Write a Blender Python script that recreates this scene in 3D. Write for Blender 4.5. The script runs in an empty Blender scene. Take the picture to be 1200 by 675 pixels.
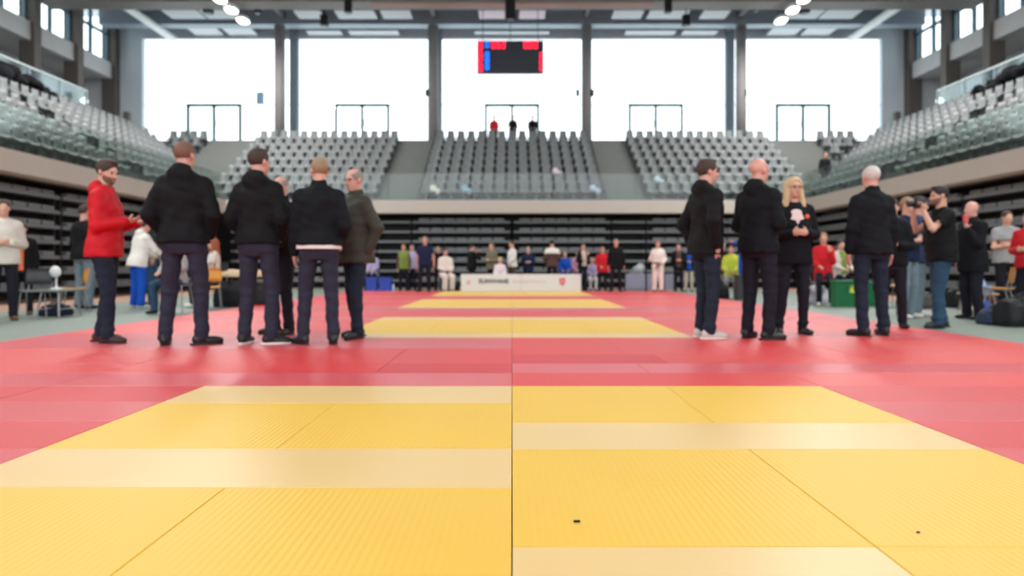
import bpy, math, random
import numpy as np
from mathutils import Vector, Matrix, Euler
random.seed(7)
SC = bpy.context.scene
COL = SC.collection
# ---------------------------------------------------------------- camera, world, lights, exposure
F_PX, CAM_H, HOR = 790.0, 0.68, 314.0
cd = bpy.data.cameras.new('camera'); cam = bpy.data.objects.new('camera', cd); COL.objects.link(cam)
cam.location = (0, 0, CAM_H); cam.rotation_euler = (math.pi/2, 0, 0)
cd.sensor_width = 36.0; cd.lens = 36.0*F_PX/1200.0
cd.shift_y = -(337.5-HOR)/1200.0
cd.clip_end = 300
cd.dof.use_dof = True; cd.dof.focus_distance = 2.25; cd.dof.aperture_fstop = 1.85; cd.dof.aperture_blades = 0
SC.camera = cam
SC.view_settings.view_transform = 'Standard'; SC.view_settings.look = 'None'
SC.view_settings.gamma = 1.0; SC.view_settings.use_curve_mapping = False
SC.view_settings.exposure = 0.0
LAMP_W = 130.0          # watts of each ceiling lamp
wd = bpy.data.worlds.new('overcast_sky'); SC.world = wd; wd.use_nodes = True
_bg = wd.node_tree.nodes['Background']; _bg.inputs[0].default_value = (0.90, 0.965, 1.0, 1); _bg.inputs[1].default_value = 2.7

def X(px, d): return (px-600.0)*d/F_PX
def Z(py, d): return CAM_H-(py-HOR)*d/F_PX
def DF(fy, z0=0.0): return F_PX*(CAM_H-z0)/(fy-HOR)

# ---------------------------------------------------------------- materials
def lin(c):
    r = []
    for v in c:
        v = v/255.0
        r.append(v/12.92 if v <= 0.04045 else ((v+0.055)/1.055)**2.4)
    return (r[0], r[1], r[2], 1.0)
MATS = {}
def mat(name, col, rough=0.6, metal=0.0, var=0.08, vscale=3.0, bump=0.0, bscale=40.0, spec=0.5, emit=None, estr=0.0, sheen=0.0):
    if name in MATS: return MATS[name]
    m = bpy.data.materials.new(name); m.use_nodes = True
    nt = m.node_tree; n = nt.nodes; l = nt.links
    b = n['Principled BSDF']
    b.inputs['Roughness'].default_value = rough; b.inputs['Metallic'].default_value = metal
    b.inputs['Specular IOR Level'].default_value = spec
    if sheen: b.inputs['Sheen Weight'].default_value = sheen
    c = lin(col)
    tc = n.new('ShaderNodeTexCoord')
    nz = n.new('ShaderNodeTexNoise'); nz.inputs['Scale'].default_value = vscale; nz.inputs['Detail'].default_value = 3
    l.new(tc.outputs['Object'], nz.inputs['Vector'])
    mr = n.new('ShaderNodeMapRange'); mr.inputs[3].default_value = 1-var; mr.inputs[4].default_value = 1+var
    l.new(nz.outputs[0], mr.inputs[0])
    mx = n.new('ShaderNodeVectorMath'); mx.operation = 'SCALE'; mx.inputs[0].default_value = c[:3]
    l.new(mr.outputs[0], mx.inputs['Scale']); l.new(mx.outputs[0], b.inputs['Base Color'])
    if bump:
        nb = n.new('ShaderNodeTexNoise'); nb.inputs['Scale'].default_value = bscale; nb.inputs['Detail'].default_value = 4
        l.new(tc.outputs['Object'], nb.inputs['Vector'])
        bp = n.new('ShaderNodeBump'); bp.inputs['Strength'].default_value = bump; bp.inputs['Distance'].default_value = 0.02
        l.new(nb.outputs[0], bp.inputs['Height']); l.new(bp.outputs[0], b.inputs['Normal'])
    if emit:
        b.inputs['Emission Color'].default_value = lin(emit); b.inputs['Emission Strength'].default_value = estr
    MATS[name] = m; return m
def glass(name, tint, refl=1.0, rough=0.02):
    if name in MATS: return MATS[name]
    m = bpy.data.materials.new(name); m.use_nodes = True
    nt = m.node_tree; n = nt.nodes; l = nt.links
    n.remove(n['Principled BSDF']); out = n['Material Output']
    t = n.new('ShaderNodeBsdfTransparent'); t.inputs[0].default_value = (*tint, 1)
    g = n.new('ShaderNodeBsdfGlossy'); g.inputs['Roughness'].default_value = rough; g.inputs[0].default_value = (1, 1, 1, 1)
    ge = n.new('ShaderNodeNewGeometry'); dt = n.new('ShaderNodeVectorMath'); dt.operation = 'DOT_PRODUCT'
    l.new(ge.outputs['Incoming'], dt.inputs[0]); l.new(ge.outputs['Normal'], dt.inputs[1])
    ab = n.new('ShaderNodeMath'); ab.operation = 'ABSOLUTE'; l.new(dt.outputs['Value'], ab.inputs[0])
    iv = n.new('ShaderNodeMath'); iv.operation = 'SUBTRACT'; iv.inputs[0].default_value = 1.0; l.new(ab.outputs[0], iv.inputs[1])
    pw = n.new('ShaderNodeMath'); pw.operation = 'POWER'; pw.inputs[1].default_value = 5.0; l.new(iv.outputs[0], pw.inputs[0])
    f = n.new('ShaderNodeMath'); f.operation = 'MULTIPLY_ADD'; f.inputs[1].default_value = 0.95; f.inputs[2].default_value = 0.05; l.new(pw.outputs[0], f.inputs[0])
    mu = n.new('ShaderNodeMath'); mu.operation = 'MULTIPLY'; mu.use_clamp = True; mu.inputs[1].default_value = refl
    mi = n.new('ShaderNodeMixShader')
    l.new(f.outputs[0], mu.inputs[0]); l.new(mu.outputs[0], mi.inputs[0]); l.new(t.outputs[0], mi.inputs[1]); l.new(g.outputs[0], mi.inputs[2])
    l.new(mi.outputs[0], out.inputs[0])
    MATS[name] = m; return m
def cloth(name, col, rough=0.85, bump=0.5, bscale=9.0, var=0.14):
    return mat(name, col, rough=rough, bump=bump, bscale=bscale, var=var, vscale=5, spec=0.25)
def tatami(name, col, rough, smooth_dir=False):
    """judo mat vinyl: base colour plus a fine embossed rice-straw ribbing"""
    if name in MATS: return MATS[name]
    m = mat(name, col, rough=rough, var=0.035, vscale=1.3, spec=0.5)
    nt = m.node_tree; n = nt.nodes; l = nt.links; b = n['Principled BSDF']
    tc = n.new('ShaderNodeTexCoord')
    mp = n.new('ShaderNodeMapping'); l.new(tc.outputs['Object'], mp.inputs[0])
    w1 = n.new('ShaderNodeTexWave'); w1.wave_type = 'BANDS'; w1.bands_direction = 'Y' if smooth_dir else 'X'
    w1.inputs['Scale'].default_value = 14.0 if not smooth_dir else 20; w1.inputs['Distortion'].default_value = 0.4; w1.inputs['Detail'].default_value = 1
    w2 = n.new('ShaderNodeTexWave'); w2.wave_type = 'BANDS'; w2.bands_direction = 'X' if smooth_dir else 'Y'
    w2.inputs['Scale'].default_value = 30.0; w2.inputs['Distortion'].default_value = 0.6
    l.new(mp.outputs[0], w1.inputs[0]); l.new(mp.outputs[0], w2.inputs[0])
    ad = n.new('ShaderNodeMath'); ad.operation = 'MULTIPLY_ADD'; ad.inputs[1].default_value = 0.6
    l.new(w2.outputs[1], ad.inputs[0]); l.new(w1.outputs[1], ad.inputs[2])
    bp = n.new('ShaderNodeBump'); bp.inputs['Strength'].default_value = 0.04 if smooth_dir else 0.16; bp.inputs['Distance'].default_value = 0.004
    l.new(ad.outputs[0], bp.inputs['Height']); l.new(bp.outputs[0], b.inputs['Normal'])
    return m

# ---------------------------------------------------------------- mesh helpers
class MB:
    def __init__(s): s.v = []; s.f = []
    def box(s, x0, y0, z0, x1, y1, z1):
        b = len(s.v)
        s.v += [(x0,y0,z0),(x1,y0,z0),(x1,y1,z0),(x0,y1,z0),(x0,y0,z1),(x1,y0,z1),(x1,y1,z1),(x0,y1,z1)]
        s.f += [tuple(b+i for i in q) for q in ((3,2,1,0),(4,5,6,7),(0,1,5,4),(1,2,6,5),(2,3,7,6),(3,0,4,7))]
        return s
    def cbox(s, c, d): return s.box(c[0]-d[0]/2,c[1]-d[1]/2,c[2]-d[2]/2,c[0]+d[0]/2,c[1]+d[1]/2,c[2]+d[2]/2)
    def prism(s, pts, h0, h1, axis='z'):
        """outline pts (counter-clockwise) extruded from h0 to h1"""
        def P(p, h):
            return (p[0],p[1],h) if axis == 'z' else ((p[0],h,p[1]) if axis == 'y' else (h,p[0],p[1]))
        b = len(s.v); n = len(pts)
        s.v += [P(p,h0) for p in pts]+[P(p,h1) for p in pts]
        s.f.append(tuple(b+i for i in range(n))[::-1]); s.f.append(tuple(b+n+i for i in range(n)))
        for i in range(n):
            j = (i+1) % n; s.f.append((b+i, b+j, b+n+j, b+n+i))
        return s
    def rbox(s, c, d, r, axis='z', seg=4):
        """box with rounded outline in the plane across axis"""
        k = {'z': (0,1,2), 'y': (0,2,1), 'x': (1,2,0)}[axis]
        a, b2 = d[k[0]]/2, d[k[1]]/2; pts = []
        for qx, qy, a0 in ((1,1,0),(-1,1,90),(-1,-1,180),(1,-1,270)):
            for i in range(seg+1):
                t = math.radians(a0+90*i/seg)
                pts.append((c[k[0]]+qx*(a-r)+r*math.cos(t), c[k[1]]+qy*(b2-r)+r*math.sin(t)))
        return s.prism(pts, c[k[2]]-d[k[2]]/2, c[k[2]]+d[k[2]]/2, axis)
    def tube(s, pts, r, n=8, caps=True):
        pts = [Vector(p) for p in pts]; b = len(s.v); m = len(pts)
        rr = r if isinstance(r, (list, tuple)) else [r]*m
        up = None
        for i, p in enumerate(pts):
            t = (pts[min(i+1,m-1)]-pts[max(i-1,0)]).normalized()
            if up is None:
                up = Vector((0,0,1)) if abs(t.z) < 0.9 else Vector((1,0,0))
            u = t.cross(up).normalized(); w = u.cross(t).normalized(); up = w
            for k in range(n):
                a = 2*math.pi*k/n
                s.v.append(tuple(p+u*math.cos(a)*rr[i]+w*math.sin(a)*rr[i]))
        for i in range(m-1):
            for k in range(n):
                s.f.append((b+i*n+k, b+i*n+(k+1)%n, b+(i+1)*n+(k+1)%n, b+(i+1)*n+k))
        if caps:
            s.f.append(tuple(b+k for k in range(n))[::-1]); s.f.append(tuple(b+(m-1)*n+k for k in range(n)))
        return s
    def lathe(s, prof, c=(0,0,0), n=16):
        """prof: (r,z) from bottom to top"""
        return s.tube([(c[0],c[1],c[2]+z) for r,z in prof], [r for r,z in prof], n)
    def sphere(s, c, r, nu=12, nv=8):
        if not isinstance(r, (tuple, list)): r = (r,r,r)
        b = len(s.v)
        for j in range(1, nv):
            t = math.pi*j/nv
            for i in range(nu):
                a = 2*math.pi*i/nu
                s.v.append((c[0]+r[0]*math.sin(t)*math.cos(a), c[1]+r[1]*math.sin(t)*math.sin(a), c[2]-r[2]*math.cos(t)))
        s.v += [(c[0],c[1],c[2]-r[2]), (c[0],c[1],c[2]+r[2])]; lo = len(s.v)-2; hi = lo+1
        for j in range(nv-2):
            for i in range(nu):
                s.f.append((b+j*nu+i, b+j*nu+(i+1)%nu, b+(j+1)*nu+(i+1)%nu, b+(j+1)*nu+i))
        for i in range(nu):
            s.f.append((lo, b+(i+1)%nu, b+i)); s.f.append((hi, b+(nv-2)*nu+i, b+(nv-2)*nu+(i+1)%nu))
        return s
    def build(s, name, m, parent=None, smooth=False, bevel=0, loc=None):
        me = bpy.data.meshes.new(name); me.from_pydata(s.v, [], s.f); me.validate(); me.update()
        if m: me.materials.append(m)
        if smooth: me.polygons.foreach_set('use_smooth', [True]*len(me.polygons))
        o = bpy.data.objects.new(name, me); COL.objects.link(o)
        if parent: o.parent = parent
        if loc: o.location = loc
        if bevel:
            bv = o.modifiers.new('bevel','BEVEL'); bv.width = bevel; bv.segments = 2; bv.limit_method = 'ANGLE'
        return o
def thing(name, label, cat, loc=(0,0,0), rz=0, group=None):
    o = bpy.data.objects.new(name, None); COL.objects.link(o); o.empty_display_size = 0.1
    o.location = loc; o.rotation_euler = (0,0,rz); return tag(o, label, cat, group)
def tag(o, label, cat, group=None, kind=None):
    o['label'] = label; o['category'] = cat
    if group: o['group'] = group
    if kind: o['kind'] = kind
    return o
def struct(name, mb, m, label=None, cat=None, **k):
    o = mb.build(name, m, **k); o['kind'] = 'structure'
    if label: o['label'] = label
    if cat: o['category'] = cat
    return o
def copy_tree(o, loc=None, rz=None, label=None, group=None):
    r = o.copy(); COL.objects.link(r)
    if loc is not None: r.location = loc
    if rz is not None: r.rotation_euler = (0,0,rz)
    if label: r['label'] = label
    if group: r['group'] = group
    for ch in o.children:
        c = ch.copy(); COL.objects.link(c); c.parent = r
        for g in ch.children:
            e = g.copy(); COL.objects.link(e); e.parent = c
    return r
# ---------------------------------------------------------------- setting: hall shell
M_conc = mat('pale_concrete', (178,176,172), rough=0.8, bump=0.1)
M_fascia = mat('beige_concrete_edge', (196,186,176), rough=0.75, var=0.04)
M_step = mat('grey_concrete_steps', (100,105,104), rough=0.85)
M_col = mat('grey_column_paint', (140,137,137), rough=0.6)
M_sidecol = mat('brown_grey_column_paint', (82,76,72), rough=0.7)
M_wall = mat('white_grey_plaster', (196,198,202), rough=0.85, var=0.03)
M_wallend = mat('cool_white_panel', (188,198,206), rough=0.7, var=0.04)
M_ceil = mat('dark_grey_roof_deck', (176,182,188), rough=0.8)
M_beam = mat('brown_grey_roof_beam', (112,112,114), rough=0.7)
M_orange = mat('dull_orange_strip', (150,108,82), rough=0.6)
M_steel = mat('blue_grey_steel', (136,150,162), rough=0.5)
M_frame = mat('teal_dark_door_frame', (34,70,72), rough=0.5)
M_white = mat('white_metal', (225,228,230), rough=0.5, var=0.02)
M_panel = mat('pale_acoustic_panel', (206,212,216), rough=0.9, var=0.03)
M_dark = mat('black_housing', (10,11,12), rough=0.8)
G_win = glass('window_glass', (0.97,1.0,1.0), 0.6)
G_bal = glass('green_balustrade_glass', (0.92,0.95,0.935), 0.5, 0.06)
G_side = glass('green_side_balustrade_glass', (0.77,0.83,0.80), 1.1, 0.08)

FZ = -0.04
struct('floor', MB().box(-20.5,-12,-0.3, 20.5,32,-0.045), mat('pink_brown_sports_floor',(178,142,122),rough=0.35,var=0.05))
struct('floor_cover', MB().box(-8.3,-11,-0.045, 8.3,23.2,FZ), mat('grey_green_floor_cover',(120,134,124),rough=0.45,var=0.04))
struct('ceiling', MB().box(-20.5,-12,12.6, 20.5,32,12.9), M_ceil)

# upper stands: U shape of steps, eight rows
NR, RUN, RISE, ZB = 8, 0.66, 0.40, 3.02
XF, YF, YB, YN = 10.3, 24.0, 30.9, -11.0
stepL = MB(); stepR = MB(); stepB = MB()
for k in range(NR+1):
    z1 = ZB+RISE*k; t0 = k*RUN; t1 = (k+1)*RUN if k < NR else 9.9
    yb1 = YF+t1 if k < NR else YB
    stepB.box(-XF-t0, YF+t0, z1-0.38, XF+t0, yb1, z1)
    x1 = XF+t1 if k < NR else 18.0
    stepL.box(-x1, YN, z1-0.38, -XF-t0, yb1, z1)
    stepR.box(XF+t0, YN, z1-0.38, x1, yb1, z1)
struct('stepped_stand_left', stepL, M_step); struct('stepped_stand_right', stepR, M_step); struct('stepped_stand_back', stepB, M_step)
# beige balcony edge
fz0, fz1 = 2.62, 3.07
struct('trim_1', MB().box(-XF, YF-0.2, fz0, XF, YF+0.2, fz1), M_fascia)
struct('trim_2', MB().box(-XF-0.2, YN, fz0, -XF+0.2, YF+0.2, fz1), M_fascia)
struct('trim_3', MB().box(XF-0.2, YN, fz0, XF+0.2, YF+0.2, fz1), M_fascia)
# walls beneath the balcony, behind the telescopic seating
struct('wall_back_lower', MB().box(-11.6, YF+1.1, FZ, 11.6, YF+1.3, 2.8), M_dark)
struct('wall_left_lower', MB().box(-11.7, YN, FZ, -11.5, YF+1.1, 2.8), M_dark)
struct('wall_right_lower', MB().box(11.5, YN, FZ, 11.7, YF+1.1, 2.8), M_dark)
# back window wall at y = 31
YW = 31.0
ZD = ZB+RISE*NR   # walkway level 6.22
wz1 = 11.28
struct('wall_back_header', MB().box(-18.2, YW, wz1, 18.2, YW+0.3, 12.6), mat('grey_header_panel',(186,194,202),rough=0.8))
struct('wall_back_left_end', MB().box(-18.3, YW, ZD-1, -17.0, YW+0.3, wz1), M_wallend)
struct('wall_back_right_end', MB().box(17.0, YW, ZD-1, 18.3, YW+0.3, wz1), M_wallend)
mull = [-17.0, -10.02, -3.42, 3.42, 10.02, 17.0]
doorsX = [-13.72, -6.9, 0.0, 6.62, 13.4]
wn = 1
for i in range(5):
    a, b = mull[i], mull[i+1]
    w = MB().box(a, YW+0.12, ZD, b, YW+0.14, wz1).build('window_%d' % wn, G_win); w['kind'] = 'structure'; wn += 1
    fr = MB(); fr.box(a, YW+0.05, wz1-0.06, b, YW+0.2, wz1); fr.box(a, YW+0.1, ZD, b, YW+0.16, ZD+0.05)
    fr.build('window_frame', M_white, w)
    tr = MB(); dx = doorsX[i]
    for x0, x1 in ((a, dx-1.2), (dx+1.2, b)): tr.box(x0, YW+0.09, 8.18, x1, YW+0.15, 8.22)
    tr.build('transom', mat('pale_transom', (226,236,238), rough=0.5), w)
for i in range(1, 5):
    struct('trim_%d' % (3+i), MB().box(mull[i]-0.2, YW-0.05, ZD, mull[i]+0.2, YW+0.2, 12.6), M_steel)
for i, dx in enumerate(doorsX):
    d = MB(); zt = 8.24
    for x in (-1.2, 0, 1.2): d.box(dx+x-0.06, YW, ZD, dx+x+0.06, YW+0.1, zt)
    d.box(dx-1.2, YW, zt-0.13, dx+1.2, YW+0.1, zt); d.box(dx-1.2, YW, ZD, dx+1.2, YW+0.1, ZD+0.06)
    o = struct('door_%d' % (i+1), d, M_frame)
    h = MB()
    for s_ in (-1, 1): h.tube([(dx+s_*0.12, YW-0.05, ZD+0.95), (dx+s_*0.12, YW-0.05, ZD+1.25)], 0.02)
    h.build('door_handle', M_steel, o)
# round columns behind the last row
for i, cx in enumerate((-10.2, -3.47, 3.28, 10.06)):
    o = MB().tube([(cx, 29.62, ZD-0.02), (cx, 29.62, 11.4)], 0.23, 20).build('column', M_col, smooth=False)
    for p in o.data.polygons: p.use_smooth = len(p.vertices) == 4
    tag(o, ['outer left','inner left','inner right','outer right'][i]+' grey round column standing in front of the big back windows', 'column')
# side galleries: columns, beam, recessed wall, high windows
colY = [30.75, 28.15, 25.6, 23.05, 20.5, 17.95, 15.4, 12.85, 10.3]
for sgn, side in ((-1,'left'), (1,'right')):
    def bx(mb, x0, x1, y0, y1, z0, z1):
        a, b = sorted((sgn*x0, sgn*x1)); return mb.box(a, y0, z0, b, y1, z1)
    struct('wall_%s_recess' % side, bx(MB(), 20.2, 20.4, YN, 31.3, ZD-1, 9.7), M_wall)
    struct('wall_back_%s_gallery' % side, bx(MB(), 18.25, 20.4, 31.0, 31.3, ZD-1, 9.6), M_wall)
    struct('floor_gallery_%s' % side, bx(MB(), 17.9, 20.3, YN, 31.0, ZD-0.4, ZD), M_step)
    struct('ceiling_gallery_%s' % side, bx(MB(), 18.5, 20.4, YN, 31.2, 9.3, 9.6), M_conc)
    struct('wall_%s_beam' % side, bx(MB(), 18.15, 18.55, YN, 31.2, 9.26, 9.98), mat('pale_beam',(172,172,172),rough=0.8))
    struct('wall_%s_top' % side, bx(MB(), 18.2, 18.5, YN, 31.2, 12.2, 12.7), M_conc)
    for i, y in enumerate(colY):
        o = bx(MB(), 18.0, 18.6, y-0.19, y+0.19, ZD-0.1, 12.6).build('column', M_sidecol)
        lab = ['far corner of the %s gallery', 'second bay from the far end of the %s gallery', 'third bay from the far end of the %s gallery'][i] % side if i < 3 else 'nearer bays of the %s gallery' % side
        tag(o, 'square brown-grey column at the '+lab, 'column', 'square columns along the %s gallery' % side)
        if i < len(colY)-1:
            y0 = colY[i+1]+0.22; y1 = y-0.22
            w = bx(MB(), 18.36, 18.38, y0, y1, 9.98, 12.2).build('window_%d' % wn, G_win); w['kind'] = 'structure'; wn += 1
            fr = MB()
            bx(fr, 18.3, 18.42, y0, y0+0.06, 9.98, 12.2); bx(fr, 18.3, 18.42, y1-0.06, y1, 9.98, 12.2)
            ym = y0+(y1-y0)*0.45; bx(fr, 18.3, 18.42, ym-0.06, ym+0.06, 9.98, 12.2)
            bx(fr, 18.3, 18.42, y0, y1, 11.2, 11.3)
            fr.build('window_frame', mat('blue_grey_window_frame',(70,104,120),rough=0.5), w)
    # doors with lit glazing in the recessed wall
    for j, y in enumerate((30.0, 24.4, 19.3)):
        d = bx(MB(), 20.12, 20.2, y-0.35, y+0.35, ZD, 8.3)
        o = struct('door_%d' % (6+j+(3 if sgn > 0 else 0)), d, mat('lit_white_door_glass', (240,248,250), rough=0.4, emit=(235,250,255), estr=0.9))
        f = MB(); bx(f, 20.08, 20.2, y-0.43, y-0.35, ZD, 8.38); bx(f, 20.08, 20.2, y+0.35, y+0.43, ZD, 8.38); bx(f, 20.08, 20.2, y-0.43, y+0.43, 8.3, 8.38)
        f.build('door_frame', M_steel, o)
    s = bx(MB(), 20.05, 20.2, 28.05, 28.35, 7.2, 8.0).build('wall_cabinet', M_steel)
    tag(s, 'small grey cabinet on the recessed wall of the %s gallery' % side, 'cabinet')
    # round globe wall lamp next to the end of the glass rail
    g = MB().sphere((sgn*17.86, 28.15, 7.65), 0.14).build('globe_lamp', mat('lamp_globe',(255,255,250),emit=(255,255,250),estr=2.0), smooth=True)
    tag(g, 'small round white globe lamp at the far end of the %s upper glass rail' % side, 'lamp')
    # glass rail behind the top row of the side stand
    b = thing('glass_balustrade', 'pale glass balustrade along the top walkway of the %s stand' % side, 'railing', (0,0,0))
    y = 25.4
    while y > 8:
        g = bx(MB(), 16.02, 16.04, y-1.45, y-0.03, ZD+0.05, ZD+1.1).build('glass_panel', glass('pale_rail_glass',(0.80,0.92,0.93),1.6,0.08), b)
        bx(MB(), 16.0, 16.06, y-0.05, y+0.01, ZD, ZD+1.1).build('post', M_steel, b)
        y -= 1.5
    bx(MB(), 15.99, 16.07, 8, 25.4, ZD+1.1, ZD+1.15).build('handrail', mat('pale_handrail',(200,214,216),rough=0.3), b)
# main balcony balustrades
b = thing('glass_balustrade', 'long green-tinted glass balustrade on the beige edge below the back stand', 'railing')
x = -XF
while x < XF-0.1:
    x2 = min(x+1.47, XF); MB().box(x+0.015, YF+0.10, fz1, x2-0.015, YF+0.12, fz1+0.98).build('glass_panel', G_bal, b); x = x2
MB().box(-XF, YF+0.08, fz1-0.02, XF, YF+0.14, fz1+0.05).build('base_rail', M_steel, b)
for sgn, side in ((-1,'left'),(1,'right')):
    b = thing('glass_balustrade', 'sloping-looking green-tinted glass balustrade on the %s beige balcony edge' % side, 'railing')
    y = YF
    while y > 6:
        xx = sorted((sgn*(XF+0.10), sgn*(XF+0.12)))
        MB().box(xx[0], y-1.48, fz1, xx[1], y-0.02, fz1+0.98).build('glass_panel', G_side, b); y -= 1.5
    xx = sorted((sgn*(XF+0.08), sgn*(XF+0.14)))
    MB().box(xx[0], 6, fz1-0.02, xx[1], YF, fz1+0.05).build('base_rail', M_steel, b)

# stairs in the stands (aisles): two small steps per row
def aisle(x0, x1, where):
    mb = MB()
    for k in range(NR):
        mb.box(x0, YF+k*RUN-RUN/2+0.02 if k else YF+0.3, ZB+RISE*(k-1) if k else ZB, x1, YF+k*RUN+0.001, ZB+RISE*(k-0.5) if k else ZB+0.01)
        if k: mb.box(x0, YF+k*RUN-0.012, ZB+RISE*(k-0.5)-0.02, x1, YF+k*RUN+0.3, ZB+RISE*k+0.006)
    mb.box(x0, YF+NR*RUN-0.33, ZD-RISE, x1, YF+NR*RUN+0.001, ZD-0.2); mb.box(x0, YF+NR*RUN-0.012, ZD-0.22, x1, YF+NR*RUN+0.3, ZD+0.006)
    o = mb.build('aisle_stairs', mat('grey_green_stair_concrete',(116,119,116),rough=0.85)); o['kind'] = 'structure'; return o
AISLES = [(-13.1,-11.05), (-4.85,-3.45), (3.45,4.85), (11.05,13.1)]
for a in AISLES: aisle(a[0], a[1], '')

# roof steelwork
def long_beam(y0, y1, z0, z1, m, n): return struct(n, MB().box(-18.0, y0, z0, 18.0, y1, z1), m)
long_beam(29.35, 29.9, 11.3, 12.0, M_steel, 'trim_8')
bm = struct('trim_9', MB().box(-18.0, 25.7, 10.92, 18.0, 26.3, 11.6), M_beam)
MB().box(-18.0, 25.6, 10.80, 18.0, 26.4, 10.92).build('lower_flange', mat('grey_flange',(122,116,112),rough=0.6), bm)
MB().box(-5.4, 25.7, 10.785, 5.4, 26.2, 10.80).build('orange_strip', M_orange, bm)  # dull orange strip along the middle of the lower flange
long_beam(22.5, 23.0, 10.9, 11.8, M_beam, 'trim_10')
long_beam(27.2, 27.4, 11.2, 11.5, M_steel, 'trim_11')
for i, x in enumerate((-16.2, -12.6, -9.95, -6.6, -3.38, 3.22, 6.6, 9.86, 12.6, 16.2)):
    struct('trim_%d' % (12+i), MB().box(x-0.09, 10, 11.55, x+0.09, 31, 11.85), M_beam)
# white suspended panels under the roof
def roof_panel(x0, x1, y0, y1, lab, grp, m=M_panel, z=11.38):
    o = MB().rbox(((x0+x1)/2, (y0+y1)/2, z), (x1-x0, y1-y0, 0.06), 0.05).build('ceiling_panel', m, bevel=0.01); tag(o, lab, 'ceiling panel', grp)
PK = mat('pinkish_panel', (224,206,216), rough=0.9, var=0.02)
for s in (-1, 1):
    sd = 'left' if s < 0 else 'right'
    for a, b_ in ((13.2,14.5), (11.65,12.95)):
        roof_panel(*sorted((s*a, s*b_)), 29.5, 30.9, 'square pale panel hanging under the roof at the far %s corner above the window' % sd, 'far %s corner roof panels' % sd)
        roof_panel(*sorted((s*(a-0.1), s*(b_+0.05))), 27.9, 28.9, 'pale panel hanging under the roof one beam nearer than the far %s corner' % sd, 'second row %s roof panels' % sd)
    for a, b_ in ((7.75,9.3), (5.15,7.4)):
        roof_panel(*sorted((s*a, s*b_)), 30.35, 30.9, 'narrow pale roof panel above the %s inner window' % sd, 'inner %s roof panels' % sd)
    for a, b_ in ((8.0,9.1), (5.75,7.4), (4.25,5.5)):
        roof_panel(*sorted((s*a, s*b_)), 27.95, 28.9, 'pale roof panel between the beams over the %s inner window' % sd, 'nearer inner %s roof panels' % sd)
    roof_panel(*sorted((s*0.3, s*1.4)), 27.95, 28.9, 'pinkish roof panel just %s of the centre line above the scoreboard' % sd, 'pinkish centre panels', PK)
roof_panel(-1.7, 1.6, 29.45, 29.95, 'long pinkish white roof panel directly above the scoreboard', 'bars over scoreboard', PK)
roof_panel(-1.7, 1.7, 30.45, 30.8, 'long white bar-shaped roof panel farthest behind the scoreboard top', 'bars over scoreboard 2')
# long white ducts at both sides
for s, sd in ((-1,'left'),(1,'right')):
    o = MB().tube([(s*15.55, 18, 11.2), (s*15.55, 30.9, 11.2)], 0.17, 14).build('ventilation_duct', M_white, smooth=False)
    tag(o, 'long white tube duct running towards the %s end of the window wall under the roof' % sd, 'duct')
# ceiling lamps, two rows; each lamp carries its own light
M_lamp = mat('lamp_lens', (255,255,255), emit=(255,252,240), estr=9.0)
lamp0 = None
for s, sd in ((-1,'left'),(1,'right')):
    ys = [26.6, 25.5, 24.5, 23.5, 21.5, 19.4, 17.4, 14.4, 11.4, 8.4, 5.4, 2.4, -0.6, -3.6, -6.6]
    for j, y in enumerate(ys):
        loc = (s*10.62, y, 10.44)
        lab = ('bright oval lamp %s in the %s row under the roof' % (['farthest', 'second from the far end', 'third from the far end', 'fourth from the far end'][j], sd)) if j < 4 else 'bright oval ceiling lamp nearer the camera in the %s row' % sd
        if lamp0 is None:
            t = thing('ceiling_lamp', lab, 'lamp', loc); lamp0 = t
            MB().rbox((0,0,0.06), (0.42,0.66,0.12), 0.18).build('housing', M_white, t)
            MB().rbox((0,0,-0.02), (0.36,0.58,0.05), 0.17).build('lens', M_lamp, t)
            MB().tube([(0,0.3,0.12),(0,0.3,2.1)], 0.012).build('hanger', M_dark, t)
        else:
            t = copy_tree(lamp0, loc, 0, lab)
        t['group'] = '%s row of ceiling lamps' % sd
        ld = bpy.data.lights.new('lamp_light', 'AREA'); ld.shape = 'RECTANGLE'; ld.size = 0.4; ld.size_y = 0.8
        ld.energy = LAMP_W*(0.55 if j < 4 else 1.35); ld.color = (1.0, 0.975, 0.94)
        lo = bpy.data.objects.new('lamp_light', ld); COL.objects.link(lo); lo.parent = t; lo.location = (0,0,-0.06)
# hanging black devices
def device(px, py, d, w, h, lab, kind='speaker'):
    x = X(px,d); z = Z(py,d)
    t = thing('hanging_spotlight' if kind != 'speaker' else 'hanging_speaker', lab, 'speaker' if kind == 'speaker' else 'spotlight', (x, d, z))
    MB().rbox((0,0,0), (w, w*0.9, h), 0.04).build('housing', M_dark, t, bevel=0.01)
    MB().tube([(0,0,h/2-0.01), (0,0,12.58-z)], 0.025).build('hanger', M_dark, t)
    MB().tube([(0,0,-h/2-0.05),(0,0,-h/2+0.01)], [w*0.3, w*0.4], 12).build('lens', M_steel, t)
for px, py, d, w, h, lab in ((408,6,25.3,0.26,0.55,'black box-shaped speaker hanging from the beam left of centre'),(380,24,27.6,0.3,0.42,'black spotlight hanging lower behind the beam, left of centre'),
        (598,10,25.2,0.38,0.85,'large black speaker cluster hanging at the centre above the scoreboard'),(783,6,25.3,0.26,0.55,'black box-shaped speaker hanging from the beam right of centre'),
        (804,24,27.6,0.3,0.42,'black spotlight hanging lower behind the beam, right of centre'),(244,12,26.6,0.34,0.22,'flat black device under the roof left of the left lamps'),
        (302,10,26.6,0.24,0.34,'black device under the roof between left lamps and outer left column'),(943,12,26.6,0.34,0.22,'flat black device under the roof right of the right lamps'),(886,8,26.6,0.22,0.3,'black device under the roof beside the outer right column')):
    device(px, py, d, w, h, lab)
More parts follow.
